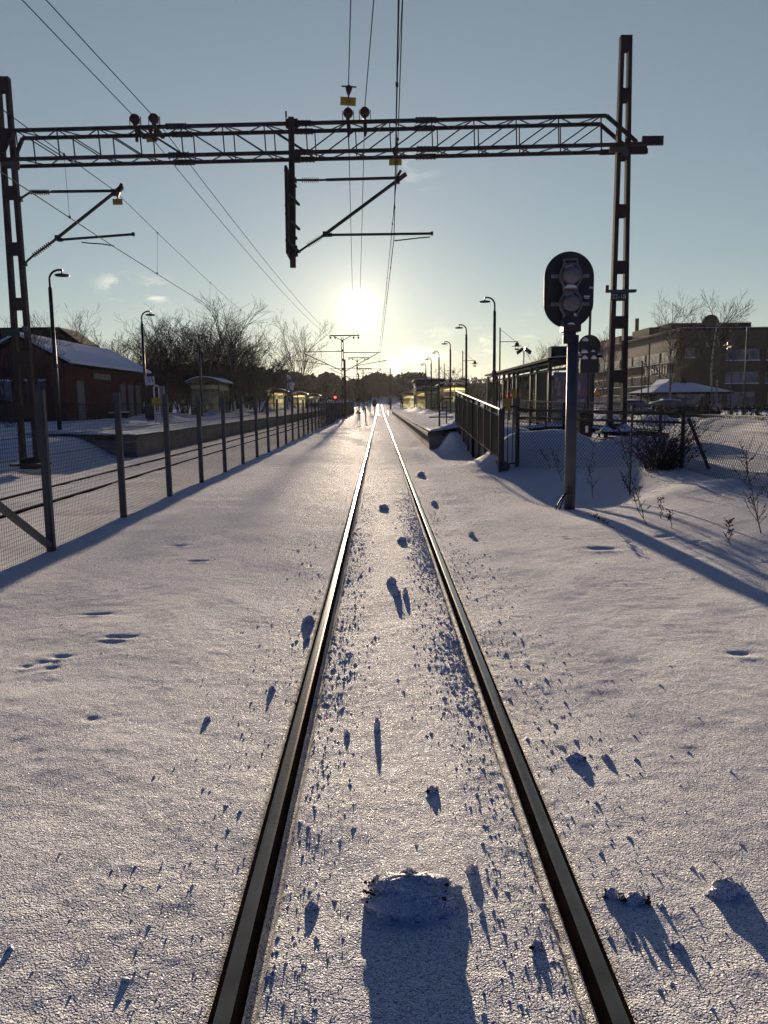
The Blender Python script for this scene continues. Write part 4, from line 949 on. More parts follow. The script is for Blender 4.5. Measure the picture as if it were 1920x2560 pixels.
# ---- distant conifer forest
fm=MB(); fr=random.Random(5)
def conifer(x,y,z,h,w,pine):
    n=26 if pine else 30
    fm.tube([(x,y,z),(x,y,z+h*.9)],[.22,.08],4,False)
    for i in range(n):
        t=fr.random()
        if pine: zz=z+h*(.45+.55*t); rr=w*math.sin(math.pi*min(1,.22+.75*t))*fr.uniform(.3,1)
        else: zz=z+h*(.12+.88*t); rr=w*(1-t)*fr.uniform(.5,1)+.1
        a=fr.uniform(0,6.28); cx,cy=x+rr*math.cos(a),y+rr*math.sin(a); s=(fr.uniform(.6,1.25) if pine else fr.uniform(.5,1.0))*h/13
        v=[]
        for k in range(3):
            b=6.28*k/3+fr.random(); v.append((cx+s*1.1*math.cos(b),cy+s*.5*math.sin(b),zz+s*.7*math.sin(b+1)+fr.uniform(-.2,.2)))
        v.append((cx,cy,zz+s*fr.uniform(.6,1.1))); fm.add(v,[(0,1,3),(1,2,3),(2,0,3),(0,2,1)])
def skyline(u):  # approximate tree-top row of the photo, source px
    pts=[(250,925),(560,915),(700,928),(760,938),(830,935),(870,955),(905,945),(935,932),(975,940),(1010,935),(1050,930),(1075,945),(1110,968),(1200,975),(1320,985),(1700,985)]
    for (a,va),(b,vb) in zip(pts,pts[1:]):
        if a<=u<=b: return va+(vb-va)*(u-a)/(b-a)
    return 985
for i in range(900):
    u=fr.uniform(300,1330); Yt=fr.uniform(225,330) if u>820 else fr.uniform(185,300)
    if 918<u<1000 and Yt<285: Yt=fr.uniform(290,335)
    top=skyline(u)+abs(fr.gauss(0,9))-3; p=atY(u,top,Yt); z=hz(p.x,Yt) if Yt<300 else 6
    z=min(z,6)-.4; conifer(p.x,Yt,z,max(5,p.z-z),fr.uniform(1.4,2.6),fr.random()<.6)
for i in range(4300):
    u=fr.uniform(250,1330); Yt=fr.uniform(232,300)
    if 915<u<1000: Yt=fr.uniform(300,340)
    p=atY(u,fr.uniform(skyline(u)+18,1004),Yt); s=fr.uniform(.8,1.9); a=fr.uniform(0,6.28); fm.add([(p.x+s*math.cos(a+k*2.1)*1.2,Yt+s*math.sin(a+k*2.1),p.z+s*math.sin(k*2.1+a)) for k in range(3)]+[(p.x,Yt,p.z+s)],[(0,1,3),(1,2,3),(2,0,3),(0,2,1)])
tag(fm.build('forest',M['needle'],None,False,False),'dark conifer forest along the horizon beyond the tracks','forest',kind='stuff')
# ================================================================ station house (left)
def station_house():
    x1=-15.05; x0=-19.05; y0,y1=37.8,50.0; z0=LTOP; ez=3.62; rz=4.72; xm=(x0+x1)/2
    r=thing('station_house','small red wooden station house with a snow covered gable roof','house',(xm,y0,z0))
    w=MB(); w.prism([(x0,y0,z0-.2),(x1,y0,z0-.2),(x1,y0,ez),(xm,y0,rz-.12),(x0,y0,ez)],(0,y1-y0,0)); wl=w.build('wall',M['red_wood'],r)
    b=MB(); n=46
    for i in range(n): b.box((x1+.02,y0+.15+(y1-y0-.3)*i/(n-1),(z0+ez)/2+.1),(.04,.07,ez-z0-.25))
    for i in range(12):
        xx=x0+.15+(x1-x0-.3)*i/11; zt=ez+(rz-ez)*(1-abs(xx-xm)/(x1-xm))-.2; b.box((xx,y0-.015,(z0+zt)/2),(.06,.03,zt-z0))
    b.build('batten',M['red_wood'],wl)
    MB().prism([(x0-.5,y0-.5,ez-.28),(xm,y0-.5,rz-.03),(x1+.5,y0-.5,ez-.28),(x1+.5,y0-.5,ez-.16),(xm,y0-.5,rz+.10),(x0-.5,y0-.5,ez-.16)],(0,y1-y0+1,0)).build('roof',M['roof_dark'],r)
    MB().prism([(x0-.47,y0-.46,ez-.145),(xm,y0-.46,rz+.115),(x1+.47,y0-.46,ez-.145),(x1+.49,y0-.46,ez-.02),(xm,y0-.46,rz+.25),(x0-.47,y0-.46,ez-.02)],(0,y1-y0+.92,0)).build('snow_cover',M['snow_soft'],r)
    for y in(39.5,46.0,47.4,48.8):
        d=MB().box((x1+.045,y,z0+1.05),(.06,.85,2.1)).build('door',M['door'],r); MB().box((x1+.085,y-.3,z0+1.0),(.03,.05,.14)).build('handle',M['black'],d); MB().box((x1+.06,y,z0+2.17),(.09,1.0,.1)).build('door_frame',M['red_wood'],d)
    MB().box((x1+.09,42.6,z0+2.42),(.04,2.6,.30)).build('name_board',M['door'],r)
    for x in(x0+1.0,x0+2.6):
        f=MB().box((x,y0-.05,z0+1.6),(.9,.06,.95)).build('window',M['winframe'],r); MB().box((x,y0-.085,z0+1.6),(.74,.02,.8)).build('pane',M['glassdark'],f); MB().box((x,y0-.12,z0+2.12),(1.0,.12,.10)).build('snow_cap',M['snow_soft'],f)
    bn=MB(); bn.box((x1+.6,43.4,z0+.45),(.4,2.4,.06)); bn.box((x1+.6,42.4,z0+.2),(.35,.08,.45)); bn.box((x1+.6,44.4,z0+.2),(.35,.08,.45))
    bb=bn; o=thing('bench','snow topped bench against the red station house wall','bench',(x1+.6,43.4,z0)); bn.build('seat',M['darkwall'],o); MB().box((x1+.6,43.4,z0+.51),(.38,2.3,.06)).build('snow_cover',M['snow_soft'],o)
station_house()
p=atY(243,890,62); bk=thing('dark_building','dark flat roofed building behind the station house','building',(-31,60,.6)); t=atY(152,826,62)
MB().box((t.x-8,63.6,(t.z+.4)/2),(16,3.2,t.z-.4)).build('wall',M['darkwall'],bk); MB().prism([(t.x-17,61.4,t.z-.1),(t.x+.0,61.4,t.z-.1),(t.x+1.6,61.4,t.z-1.35),(t.x+1.9,61.4,t.z-1.35),(t.x+1.9,61.4,t.z-1.15),(t.x+.1,61.4,t.z+.2),(t.x-17,61.4,t.z+.2)],(0,3.9,0)).build('roof',M['roof_dark'],bk)
for i in range(3):
    f=MB().box((t.x-3-4*i,61.96,t.z-3.0),(1.6,.06,1.2)).build('window',M['winframe'],bk); MB().box((t.x-3-4*i,61.92,t.z-3.0),(1.4,.03,1.0)).build('pane',M['glassdark'],f)
# ---- things on the left platform
def on_left(u,v,Y): return atY(u,v,Y)
p=atY(374,952,33.2); r=thing('station_board','white station map board on posts beside the station house','sign',(p.x,33.2,LTOP)); b=MB().box((p.x,33.2,p.z),(.38,.05,.36)).build('board',M['white'],r)
q=MB(); q.box((p.x-.01,33.165,p.z+.06),(.025,.01,.22),0); q.prism([(p.x+.07,33.165,p.z+.16),(p.x+.12,33.165,p.z+.16),(p.x+.17,33.165,p.z-.08),(p.x+.12,33.165,p.z-.02)],(0,.01,0)); q.box((p.x-.1,33.165,p.z-.1),(.03,.01,.05)); q.build('print',M['sign_ink'],b)
MB().box((p.x,33.25,(p.z+LTOP)/2),(.3,.04,p.z-LTOP-.5)).build('dark_panel',M['sign_ink'],r)
for s in(-.17,.17): MB().tube([(p.x+s,33.25,LTOP-.1),(p.x+s,33.25,p.z)],.025,6).build('post',M['black'],r)
p=atY(392,1003,30.5); r=thing('barrier_post','pale twin post hoop with a yellow plate on the left platform','barrier',(p.x,30.5,LTOP)); t=MB(); t.tube([(p.x-.09,30.5,LTOP-.1),(p.x-.09,30.5,2.15),(p.x-.02,30.5,2.22),(p.x+.06,30.5,2.22),(p.x+.10,30.5,2.15),(p.x+.10,30.5,LTOP-.1)],.028,8); t.build('hoop',M['white'],r); MB().box((p.x+.0,30.44,p.z-.02),(.34,.04,.30)).build('yellow_plate',M['yellow'],r); MB().box((p.x+.22,30.55,1.6),(.16,.1,1.2)).build('grey_box',M['grey'],r)
p=atY(727,958,96); r=thing('banner_flag','blue and white flag above the second left shelter','flag',(p.x-.6,97,LTOP)); MB().tube([(p.x-.55,97,LTOP),(p.x-.55,97,p.z+1.1)],.035,6).build('pole',M['white'],r)
fl_=MB(); vs=[];fs=[]
for i in range(9):
    for j in range(6): vs.append((p.x-.52+i*.09,97+.06*math.sin(i*.9),p.z+1.05-j*.36-.012*i*i*(1 if j<3 else 0.2)))
for i in range(8):
    for j in range(5): a=i*6+j; fs.append((a,a+1,a+7,a+6))
fl_.add(vs,fs); o=fl_.build('cloth',M['flag'],r); md=o.modifiers.new('s','SOLIDIFY'); md.thickness=.012
p=atY(730,962,86); r=thing('platform_clock','round white station clock on a bracket arm','clock',(p.x,86,LTOP)); MB().lathe([(.001,-.08),(.30,-.08),(.33,-.04),(.33,.04),(.30,.08),(.001,.08)],p,24,'y').build('clock_case',M['grey'],r); MB().lathe([(.001,-.004),(.28,-.004),(.28,.004),(.001,.004)],p-Vector((0,.086,0)),24,'y').build('dial',M['white'],r)
h=MB(); h.bar(p+Vector((0,-.10,0)),p+Vector((.02,-.10,.2)),.03,.01,up=(0,1,0)); h.bar(p+Vector((0,-.10,0)),p+Vector((-.07,-.10,-.12)),.035,.01,up=(0,1,0)); h.build('hands',M['sign_ink'],r); MB().tube([p+Vector((-.25,0,-.2)),p+Vector((-.75,0,-.75)),(p.x-.75,86,LTOP)],.04,6).build('bracket',M['black'],r)
# distant signals
def small_signal(u,v,Y,h,label,red):
    p=atY(u,v,Y); z=hz(p.x,Y); r=thing('small_signal',label,'signal',(p.x,Y,z),'small distant signals'); MB().tube([(p.x,Y,z-.2),(p.x,Y,p.z)],.06,6).build('pole',M['black'],r)
    pl=[(p.x+.28*math.cos(a),Y,p.z+.5*math.sin(a)) for a in [6.283*i/14 for i in range(14)]]; b=MB().prism(pl,(0,.06,0)).build('backboard',M['signalback'],r)
    if red: MB().lathe([(.001,-.05),(.15,-.04),(.15,0)],(p.x,Y-.02,p.z+.1),12,'y').build('red_lamp',M['redlamp'],b)
small_signal(838,995,112,3,'distant signal showing a red light',True)
small_signal(925,993,104,2,'distant dark signal beside the switch',False)
small_signal(936,1008,98,2,'low dark signal right of the two distant masts',False)
p=gnd(900,1059,-.0); r=thing('marker_post','thin pair of dark marker posts left of the rails','post',(p.x,p.y,0)); MB().box((p.x,p.y,.35),(.05,.05,.9)).build('post',M['black'],r); MB().box((p.x+.35,p.y+4,.5),(.09,.09,1.2)).build('post',M['black'],r); MB().box((p.x-.04,p.y,.78),(.2,.04,.16)).build('number_plate',M['grey'],r)
# lump around the foot of mast 2
for (u,v,rad,h,l) in((862,1052,.75,.35,'snow heap round the foot of the nearest twin arm mast'),(845,1077,.9,.16,'low wind carved snow ridge in front of the nearest twin arm mast')): pass
# ================================================================ people
def person(loc,h,label,facing=0,walk=.18):
    me=bpy.data.meshes.new('person'); s=h/1.75
    J=dict(pel=(0,0,.95,.14),chest=(0,0,1.30,.17),neck=(0,0,1.50,.07),head=(0,.01,1.62,.10),top=(0,.01,1.70,.075),
      lh=(-.10,0,.90,.10),lk=(-.11,walk*.6,.50,.075),la=(-.11,walk,.10,.05),lt=(-.11,walk+.14,.04,.045),rh=(.10,0,.90,.10),rk=(.11,-walk*.3,.50,.075),ra=(.11,-walk,.10,.05),rt=(.11,-walk+.14,.04,.045),
      ls=(-.20,0,1.42,.075),le=(-.27,-.06,1.13,.06),lw=(-.25,.04,.88,.045),rs=(.20,0,1.42,.075),re=(.27,.04,1.13,.06),rw=(.25,.1,.88,.045))
    k=list(J); E=[('pel','chest'),('chest','neck'),('neck','head'),('head','top'),('pel','lh'),('lh','lk'),('lk','la'),('la','lt'),('pel','rh'),('rh','rk'),('rk','ra'),('ra','rt'),('chest','ls'),('ls','le'),('le','lw'),('chest','rs'),('rs','re'),('re','rw')]
    me.from_pydata([Vector(J[j][:3])*s for j in k],[(k.index(a),k.index(b)) for a,b in E],[])
    o=bpy.data.objects.new('person',me); COL.objects.link(o); o.modifiers.new('skin','SKIN'); 
    for i,j in enumerate(k): me.skin_vertices[0].data[i].radius=(J[j][3]*s,J[j][3]*s*.85)
    me.skin_vertices[0].data[0].use_root=True
    o.modifiers.new('sub','SUBSURF').levels=1; o.modifiers['sub'].render_levels=1
    me.materials.append(M['cloth']); o.location=loc; o.rotation_euler=(0,0,facing); tag(o,label,'person'); return o
p=atY(1004,1003,100); person((p.x,100,.55),1.78,'person in dark winter clothing walking on the far end of the right platform',math.pi)
# ================================================================ street on the right: brick building, pavilion, cars
def office():
    xc,y0=40.2,106.0; zt=atY(1696,826,y0).z; g=.1
    r=thing('office_building','long brown brick office building of three storeys behind the birches','building',(xc,y0,g))
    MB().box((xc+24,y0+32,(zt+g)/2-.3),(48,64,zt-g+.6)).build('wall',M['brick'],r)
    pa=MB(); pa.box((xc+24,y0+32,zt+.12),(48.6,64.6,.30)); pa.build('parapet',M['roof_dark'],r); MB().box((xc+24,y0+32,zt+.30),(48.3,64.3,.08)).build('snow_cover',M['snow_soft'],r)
    H=(zt-g); rows=[g+H*.84,g+H*.53,g+H*.22]
    up=MB(); up.box((xc-.05,y0+32.2,zt-H*.13),(.10,64,H*.22)); up.box((xc+24.2,y0-.05,zt-H*.10),(48,.10,H*.19)); up.build('facade_band',M['facade'],r)
    rows=[zt-H*.31,zt-H*.60,zt-H*.88]
    win=None
    def window(c,sx,sy,sz,nx):
        nonlocal win
        f=MB()
        if sx>sy: # faces -y
            f.box((c[0],c[1],c[2]),(sx,.10,sz)); o=f.build('window',M['winframe'],r); p=MB(); n=nx
            for i in range(n): p.box((c[0]-sx/2+sx*(i+.5)/n,c[1]-.06,c[2]),(sx/n-.14,.03,sz-.16))
            p.build('pane',M['glassdark'],o); MB().box((c[0],c[1]-.12,c[2]-sz/2-.04),(sx+.1,.22,.10)).build('snow_sill',M['snow_soft'],o)
        else:
            f.box((c[0],c[1],c[2]),(.10,sy,sz)); o=f.build('window',M['winframe'],r); p=MB(); n=nx
            for i in range(n): p.box((c[0]-.06,c[1]-sy/2+sy*(i+.5)/n,c[2]),(.03,sy/n-.14,sz-.16))
            p.build('pane',M['glassdark'],o); MB().box((c[0]-.12,c[1],c[2]-sz/2-.04),(.22,sy+.1,.10)).build('snow_sill',M['snow_soft'],o)
    for k,z in enumerate(rows):
        for i in range(10): window((xc-.04,y0+4+6.2*i,z),.1,5.4,H*.135 if k<2 else H*.17,4)
        if k==0: window((xc+1.3,y0-.04,z+H*.03),1.3,.1,H*.12,2)
        for i in range(4): window((xc+8.4+5.4*i,y0-.04,z),4.4 if k<2 else 3.6,.1,H*.14 if k<2 else H*.19,3)
    rb=MB(); rb.box((xc+8,y0+14,zt+1.1),(12,8,1.6)); rb.box((xc+3,y0+18,zt+1.0),(5,8,1.4)); rb.box((xc-0+2,y0+40,zt+.9),(4,26,1.2)); rb.build('roof_plant',M['darkwall'],r)
    c=atY(1776,808,y0+9); MB().lathe([(.001,-.3),(1.2,-.25),(1.2,.25),(.001,.3)],c,18,'y').build('roof_drum',M['darkwall'],r)
    c=atY(1592,820,y0+40); MB().box((c.x,c.y,c.z),(.55,.55,3.4)).box((c.x,c.y,c.z-2),(.2,.2,3)).build('chimney',M['darkwall'],r)
    # pale lettering on the long side, too far to read
    lr=random.Random(3)
    for i in range(9):
        y=y0+4.6+i*1.05; hgt=lr.choice((1.1,1.5,1.5,1.1)); z=zt-H*.455; ls=MB(); ls.box((xc-.10,y,z),(.08,.26,hgt))
        if i%3!=1: ls.box((xc-.10,y+.36,z+lr.choice((-.4,0,.4))),(.08,.5,.24))
        ls.build('wall_letter',M['white_ink'],r)
    aw=MB(); aw.prism([(xc-1.0,y0+3,g+3.3),(xc-.02,y0+3,g+4.3),(xc-.02,y0+3,g+4.1),(xc-1.0,y0+3,g+3.1)],(0,5,0)); aw.build('snowy_awning',M['snow_soft'],r)
office()
def pavilion():
    Yk=64.0; a=atY(1632,985,Yk); b=atY(1826,985,Yk); g=.0; zr=atY(1730,954,Yk).z; ze=atY(1700,980,Yk).z
    r=thing('pavilion_kiosk','low glazed pavilion kiosk with a snowy hipped roof in front of the brick building','kiosk',((a.x+b.x)/2,Yk,g)); xm=(a.x+b.x)/2; w=(b.x-a.x)/2
    MB().box((xm,Yk+3,(ze+g)/2),(2*w-1.0,5,ze-g)).build('wall',M['darkwall'],r)
    ro=MB(); e=.5; v=[(xm-w-.2,Yk-.2,ze),(xm+w+.2,Yk-.2,ze),(xm+w+.2,Yk+6.2,ze),(xm-w-.2,Yk+6.2,ze),(xm-w*.35,Yk+3,zr),(xm+w*.35,Yk+3,zr)]
    ro.add(v,[(0,1,5,4),(1,2,5),(2,3,4,5),(3,0,4),(3,2,1,0)]); ro.build('snowy_roof',M['snow_soft'],r)
    MB().box((xm,Yk+3,ze-.10),(2*w+.3,6.3,.16)).build('eave',M['roof_dark'],r)
    n=9
    for i in range(n):
        x=xm-w+.9+(2*w-1.8)*i/(n-1); f=MB().box((x,Yk+.46,g+1.25),(.72,.08,1.5)).build('window',M['winframe'],r); MB().box((x,Yk+.41,g+1.25),(.58,.03,1.36)).build('pane',M['glassdark'],f)
    MB().box((xm+.4,Yk+3,zr+.2),(.5,.5,.5)).build('vent',M['darkwall'],r)
    MB().tube([(xm+1.9,Yk-.3,g),(xm+1.9,Yk-.3,zr+.1)],.07,8).build('post',M['grey'],r)
pavilion()
p=atY(1755,1000,62); person((p.x,62,.0),1.75,'person in dark clothes standing in front of the pavilion kiosk',0.4,.08)
p=atY(1703,1003,61); person((p.x,61,.0),1.62,'person in dark clothes standing at the left part of the pavilion kiosk',-.6,.05)
def car(loc,rz,m,label):
    r=thing('parked_car',label,'car',(0,0,0),'cars parked along the street')
    prof=[(-2.1,.35),(-2.12,.75),(-1.95,.88),(-1.5,.95),(-1.0,1.38),(.2,1.43),(.75,1.3),(1.25,.93),(1.95,.80),(2.12,.62),(2.1,.35)]
    MB().prism([(-.85,y,z) for y,z in prof],(1.7,0,0)).build('body',m,r)
    g=MB(); 
    for s in(-1,1): g.prism([(s*.856,-1.35,.98),(s*.856,-.98,1.32),(s*.856,.2,1.37),(s*.856,.70,1.24),(s*.856,1.05,.98)],(s*.012,0,0))
    g.prism([(-.72,1.22,.97),(.72,1.22,.97),(.66,.80,1.29),(-.66,.80,1.29)],(0,.03,.02)); g.prism([(-.72,-1.48,.99),(.72,-1.48,.99),(.66,-1.05,1.37),(-.66,-1.05,1.37)],(0,-.03,.02)); g.build('window',M['glassdark'],r)
    for x in(-.8,.8):
        for y in(-1.3,1.32):
            t=MB().lathe([(.001,-.1),(.26,-.1),(.31,-.06),(.31,.06),(.26,.1),(.001,.1)],(x,y,.31),18,'x').build('wheel',M['rubber'],r); MB().lathe([(.001,-.02),(.19,-.02),(.19,.02),(.001,.02)],(x+(.1 if x>0 else -.1),y,.31),14,'x').build('rim',M['galv'],t)
    for s in(-.6,.6): MB().box((s,2.06,.68),(.32,.08,.14)).build('headlight',M['white'],r); MB().box((s,-2.09,.74),(.3,.06,.16)).build('tail_light',M['redpl'],r)
    MB().prism([(-.66,-.98,1.39),(.66,-.98,1.39),(.64,.2,1.44),(-.64,.2,1.44)],(0,0,.07)).build('snow_cap',M['snow_soft'],r)
    r.location=loc; r.rotation_euler=(0,0,rz); return r
M['redpl']=mat('red_plastic_lens',(.25,.01,.01),.3)
p=atY(1560,1010,52); c1=car((p.x,52,.02),.25,M['carpaint'],'silver car with snow on its roof parked left of the pavilion kiosk')
p=atY(1660,1012,55); car((p.x,55,.0),1.4,M['carpaint2'],'dark blue car parked in front of the pavilion kiosk')
p=atY(1493,981,60); r=thing('warning_sign','triangular yellow and red road warning sign on a pole','sign',(p.x,60,.5)); MB().tube([(p.x,60.05,.0),(p.x,60.05,p.z+.3)],.035,6).build('pole',M['grey'],r)
o=MB().prism([(p.x-.40,60,p.z-.3),(p.x+.40,60,p.z-.3),(p.x,60,p.z+.4)],(0,.03,0)).build('red_border',M['redpl'],r); MB().prism([(p.x-.26,59.985,p.z-.22),(p.x+.26,59.985,p.z-.22),(p.x,59.985,p.z+.24)],(0,.012,0)).build('yellow_field',M['yellow'],o)
# low dark hedge behind the street ridge
hd=MB(); hr=random.Random(9)
for i in range(2600):
    t=hr.random(); x=16+t*24; y=52-t*12+hr.uniform(-.5,.5); z=.1+hr.random()*.85; s=.16; a=hr.uniform(0,6.28)
    hd.add([(x,y,z),(x+s*math.cos(a),y+s*math.sin(a),z+hr.uniform(-.05,.12)),(x+hr.uniform(-.1,.1),y+hr.uniform(-.1,.1),z+s)],[(0,1,2)])
for i in range(160): t=i/160; hd.tube([(16+t*24,52-t*12,.0),(16+t*24+hr.uniform(-.2,.2),52-t*12,1.0)],.02,3,False)
tag(hd.build('hedge',M['twig'],None,False,False),'low dark hedge along the far side of the snowy street','hedge')
for (u,v,Y,h,l) in((1628,760,40,8,'thin black lamp mast left of the tallest birch'),(1835,835,46,6,'slim grey pole between the two birches and the right lantern'),(1606,905,44,5,'thin pole behind the base of the right gantry mast')):
    p=atY(u,v,Y); r=thing('thin_pole',l,'pole',(p.x,Y,.0),'thin poles along the street'); MB().tube([(p.x,Y,-.1),(p.x,Y,p.z if v>800 else atY(u,862,Y).z)],.035,6).lathe([(.001,0),(.06,.0),(.04,.06),(.001,.08)],(p.x,Y,p.z if v>800 else atY(u,862,Y).z),8).build('pole',M['black'],r)
# ================================================================ weeds and shrubs in the snow on the right
def weed(u,v,h,lean,seed,label,branch=6,bushy=False):
    p=gnd(u*DS,v*DS,.12)
    for _ in range(6): p=gnd(u*DS,v*DS,hz(p.x,p.y))
    rg=random.Random(seed); mb=MB(); base=Vector((p.x,p.y,p.z-.05)); top=base+Vector((lean*h,rg.uniform(-.1,.1)*h,h))
    pts=[base+(top-base)*t+Vector((rg.gauss(0,.012),rg.gauss(0,.012),0))*(t>0) for t in [i/6 for i in range(7)]]
    mb.tube(pts,[.006-.0006*i for i in range(7)],4)
    for i in range(int(branch*1.8)):
        t=rg.uniform(.15,.95); b=lerp(base,top,t); a=rg.uniform(0,6.28); L=h*rg.uniform(.12,.32)
        e=b+Vector((math.cos(a)*L*.6,math.sin(a)*L*.6,L*rg.uniform(.4,1))); m_=lerp(b,e,.5)+Vector((0,0,-L*.08)); mb.tube([b,m_,e],[.0035,.003,.002],3)
        for k in range(5):
            q=lerp(m_,e,rg.random()); s=rg.uniform(.003,.008); mb.box((q.x+rg.uniform(-.015,.015),q.y,q.z),(s,s,s*1.6),rg.random())
    if bushy:
        for i in range(40):
            t=rg.uniform(.5,1.0); q=lerp(base,top,t); s=rg.uniform(.004,.009); mb.box((q.x+rg.gauss(0,.02),q.y+rg.gauss(0,.02),q.z),(s,s,s*1.5),rg.random())
    tag(mb.build('weed',M['weed']),label,'weed','dry weeds standing in the snow')
for a in((1402,1132,.62,-.55,1,'dry weed leaning left with a plume on top, right of the signal',9,True),(1392,1118,.95,-.28,2,'tall dry weed with forked twigs right of the signal',12,False),(1282,1070,.6,-.15,3,'dry weed close to the right side of the signal pole',7,False),(1272,1030,.75,.1,4,'slender dry weed behind the signal pole',6,False),(1575,1178,.28,-.05,5,'small branching weed alone on the sunlit snow',9,False),(1647,1152,.95,-.25,6,'tall weed near the right picture edge',11,True),(1655,1075,.7,.15,7,'weed against the chain link at the right picture edge',8,False),(1215,1035,.5,-.35,8,'weed bowing left just left of the signal pole',8,True),(1196,1015,.45,-.6,9,'weed hanging over the shaded snow left of the signal',6,True),(1450,1140,.25,-.1,10,'short stalk right of the forked weed',3,True),(1428,1120,.3,-.05,12,'short stalk with a dark seed head',3,True),(1340,1140,.2,-1.6,13,'weed lying almost flat over the snow',6,True),(1395,1045,.55,.2,14,'thin weed near the bush by the fence post',6,False)): weed(*a)
bu=MB(); br=random.Random(4); bc=Vector((4.68,12.95,.28))
for i in range(190):
    a=br.uniform(0,6.28); rr=br.uniform(0,.40)**1; b=bc+Vector((math.cos(a)*rr*.6-.08,math.sin(a)*rr*.4,-.1)); L=br.uniform(.5,1.3)
    d=Vector((math.cos(a)*rr*1.1,math.sin(a)*rr,1)).normalized(); pts=[b]
    for k in range(4): d=(d+Vector((br.gauss(0,.3),br.gauss(0,.3),br.gauss(0,.2)-.02))).normalized(); pts.append(pts[-1]+d*L/4)
    bu.tube(pts,[.007,.006,.005,.004,.003],3)
    for k in range(14): q=lerp(pts[br.randint(1,3)],pts[4],br.random()); s=br.uniform(.01,.03); a2=br.uniform(0,6.28); bu.add([q,q+Vector((s*math.cos(a2),s*math.sin(a2),s*.4)),q+Vector((s*.3,-s*.3,s))],[(0,1,2)])
tag(bu.build('thorny_bush',M['weed'],None,False,False),'dense brown twiggy bush round the chain link fence post','bush')
# ================================================================ loose snow: single lumps and countless crumbs
def lump_mesh(mb,c,sx,sy,sz,rg,nu=18,nv=8,rag=.22,dn=.03):
    vs=[];o=[rg.uniform(0,50) for _ in range(3)]
    for j in range(nv+1):
        ph=math.pi/2*(1-j/nv)*1.0
        for i in range(nu):
            t=6.2832*i/nu; k=1+rag*float(vnoise(np.array([o[0]+2.1*math.cos(t)*(1-.5*j/nv)+j*.35]),np.array([o[1]+2.1*math.sin(t)+j*.3]),11)[0])+rag*.45*float(vnoise(np.array([o[2]+5*math.cos(t)+j]),np.array([o[0]+5*math.sin(t)-j]),12)[0])
            rr=math.cos(math.pi/2*(j/nv))**.6; vs.append((c[0]+sx*k*rr*math.cos(t),c[1]+sy*k*rr*math.sin(t),c[2]-dn+(sz+dn)*(j/nv)**.7*(.8+.2*k)))
    fs=[(j*nu+i,j*nu+(i+1)%nu,(j+1)*nu+(i+1)%nu,(j+1)*nu+i) for j in range(nv) for i in range(nu)]
    mb.add(vs,fs)
def lump(u,v,w,h,label,seed,dirt=0,deep=.6,rag=.22,nu=22):
    p=gnd(u*DS,v*DS,0)
    for _ in range(5): p=gnd(u*DS,v*DS,hz(p.x,p.y))
    rg=random.Random(seed); r=thing('snow_lump',label,'snow lump',p,'single snow lumps around the rails'); mb=MB(); cy=p.y+w*deep*.3; lump_mesh(mb,(p.x,cy,p.z),w/2,w*deep/2,h,rg,nu,10,rag)
    for k in range(9 if w>.2 else 3):
        a=rg.uniform(0,6.28); lump_mesh(mb,(p.x+w*.40*math.cos(a),cy+w*deep*.36*math.sin(a),p.z+(h*.35 if math.sin(a)>0 else 0)),w*rg.uniform(.08,.2),w*rg.uniform(.07,.14),h*rg.uniform(.3,.62),rg,10,6,.35)
    mb.build('lump',M['snow'],r,True)
    if dirt:
        d=MB()
        for i in range(dirt):
            a=rg.choice((rg.uniform(2.6,3.6),rg.uniform(-.7,.5))); q=(p.x+w*.5*math.cos(a)*rg.uniform(.80,1.0),p.y+w*deep*.3+w*deep*.42*math.sin(a)-.01,p.z+rg.uniform(.1,.8)*h); s=rg.uniform(.0015,.0055); lump_mesh(d,(q[0],q[1],q[2]),s*rg.uniform(.8,2.4),s*rg.uniform(.7,1.4),s*rg.uniform(.6,1.6),rg,7,3,.5,.002)
        d.build('dirt',M['dirt'],r)
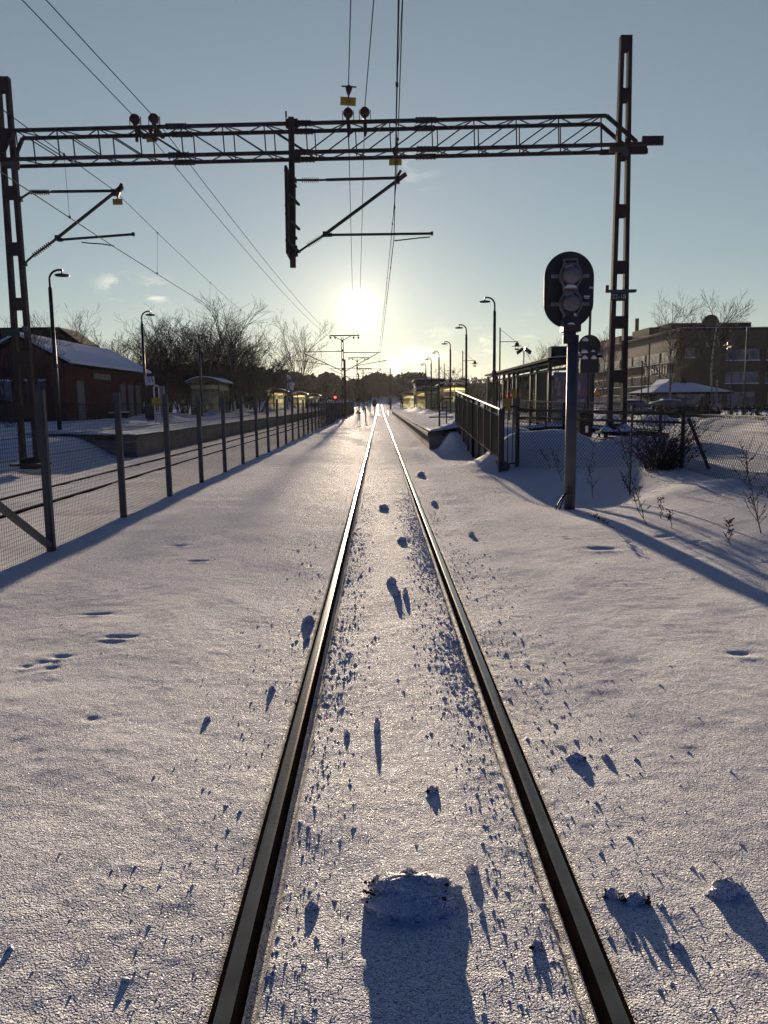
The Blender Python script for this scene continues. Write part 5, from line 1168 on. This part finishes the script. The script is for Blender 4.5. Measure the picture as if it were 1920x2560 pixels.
LUMPS=[(884,1972,.275,.085,'largest snow lump with brown dirt at its edges, lying between the rails',1,26,.6),(845,1262,.085,.055,'rounded snow lump with a long shadow between the rails far ahead',2,4,.7),(858,1288,.06,.055,'upright snow lump just in front of the rounded one between the rails',3,3,.6),(815,1578,.032,.065,'thin upright snow chip standing alone between the rails',4,0,.6),(875,1283,.05,.05,'pointed snow chip right of the upright lump between the rails',5,0,.6),(668,1346,.09,.05,'tilted snow lump just outside the left rail',6,3,.6),(662,1385,.05,.03,'small snow lump below the tilted one outside the left rail',7,0,.7),(830,1100,.14,.07,'dark snow lump in the middle of the track near the signal height',8,5,.6),(868,1170,.10,.05,'small dark snow lump between the rails beyond the pair',9,2,.6),(1575,1940,.13,.045,'flat topped snow lump far right with a long blue shadow',10,0,.55),(1375,1955,.085,.03,'brown stained snow lump right of the right rail',11,22,.6),(1325,1940,.06,.026,'snow lump directly left of the brown stained one',12,4,.7),(1245,1645,.08,.033,'snow lump outside the right rail with a fan of shadow',13,2,.6),(1310,1640,.04,.02,'small snow lump right of the fan shadow lump',14,0,.6),(447,1558,.04,.02,'small snow lump alone on the left snow field',15,0,.7),(588,1492,.04,.025,'small snow lump between the left snow field and the left rail',16,0,.7),(938,1090,.10,.06,'snow lump right of the right rail level with the signal foot',17,3,.6),(1020,1158,.08,.05,'small dark snow lump well right of the right rail',18,2,.6),(910,1027,.16,.08,'distant snow lump beside the right rail near the ramp railing',19,3,.6),(750,1590,.03,.025,'small chip between the rails left of the thin upright chip',20,0,.7),(934,1712,.045,.022,'small lump right of centre between the rails',21,2,.7),(1160,2050,.04,.022,'narrow lump just inside the right rail near the viewer',22,2,.7),(1020,1885,.05,.022,'small lump right of the largest snow lump',23,0,.7),(672,1965,.05,.02,'small lump just inside the left rail near the viewer',24,0,.7),(1468,2050,.04,.016,'tiny lump between the brown stained lump and the far right lump',25,0,.6)]
for (u,v,w,h,l,sd,dt_,dp) in LUMPS: lump(u,v,w,h,l,sd,dt_,dp,.42 if sd==1 else .25,40 if sd==1 else 18)
cr=MB(); cg=random.Random(77); pts=[]
def crumb_at(x,y,s): pts.append((x,y,s))
for i in range(19000):
    side=cg.random()
    if side<.50: x=RX-.06-abs(cg.gauss(0,.13))
    elif side<.66: x=-RX+.07+abs(cg.gauss(0,.13))
    elif side<.82: x=RX+.07+abs(cg.gauss(0,.26))
    elif side<.91: x=-RX-.07-abs(cg.gauss(0,.28))
    else: x=cg.uniform(-2.6,2.6)
    y=1.5+11.5*cg.random()**1.2
    if cg.random()>.35+.65*max(0,min(1,.5+1.2*float(math.sin(y*1.3+x*3)*math.sin(y*.7-x*2+1)))): continue
    crumb_at(x,y,min(.016,(.0022+.0030*cg.expovariate(1.0))*(.75+.25*min(1,max(0,(y-2)/3)))))
for i in range(6500):
    y=3.6+6.5*cg.random(); x=RX-.06-abs(cg.gauss(0,.10)) if cg.random()<.72 else -RX+.06+abs(cg.gauss(0,.10))
    if cg.random()<.5+.5*math.sin(y*2.3+1)*math.sin(y*.9): crumb_at(x,y,min(.018,.003+.004*cg.expovariate(1.0)))
for i in range(2200):
    y=1.5+2.4*cg.random(); x=cg.choice((RX-.06-abs(cg.gauss(0,.12)),RX+.07+abs(cg.gauss(0,.2)),-RX-.07-abs(cg.gauss(0,.2)),-RX+.07+abs(cg.gauss(0,.1))))
    crumb_at(x,y,min(.012,.0015+.0022*cg.expovariate(1.0)))
for i in range(1400): crumb_at(cg.choice((-1,1))*RX+cg.gauss(0,.3),12+26*cg.random(),cg.uniform(.005,.014))
pts=[q for q in pts if abs(abs(q[0])-RX)>.055]
zz=height(np.array([q[0] for q in pts]),np.array([q[1] for q in pts]))
for (x,y,s),z in zip(pts,zz):
    a=cg.uniform(0,6.28); k=[cg.uniform(.6,1.3) for _ in range(6)]; h=s*cg.uniform(.35,.85)
    cr.add([(x+s*k[i]*math.cos(a+i*1.2566),y+s*k[i]*.8*math.sin(a+i*1.2566),z-.003+.25*h*(i%2)) for i in range(5)]+[(x+s*.25*math.cos(a),y+s*.25*math.sin(a),z+h)],[(0,1,5),(1,2,5),(2,3,5),(3,4,5),(4,0,5)])
tag(cr.build('snow_crumbs',M['snow'],None,False,False),'countless small crumbs of snow thrown up along the rails','snow crumbs',kind='stuff')
for n in('bare_tree','birch_tree'): pass
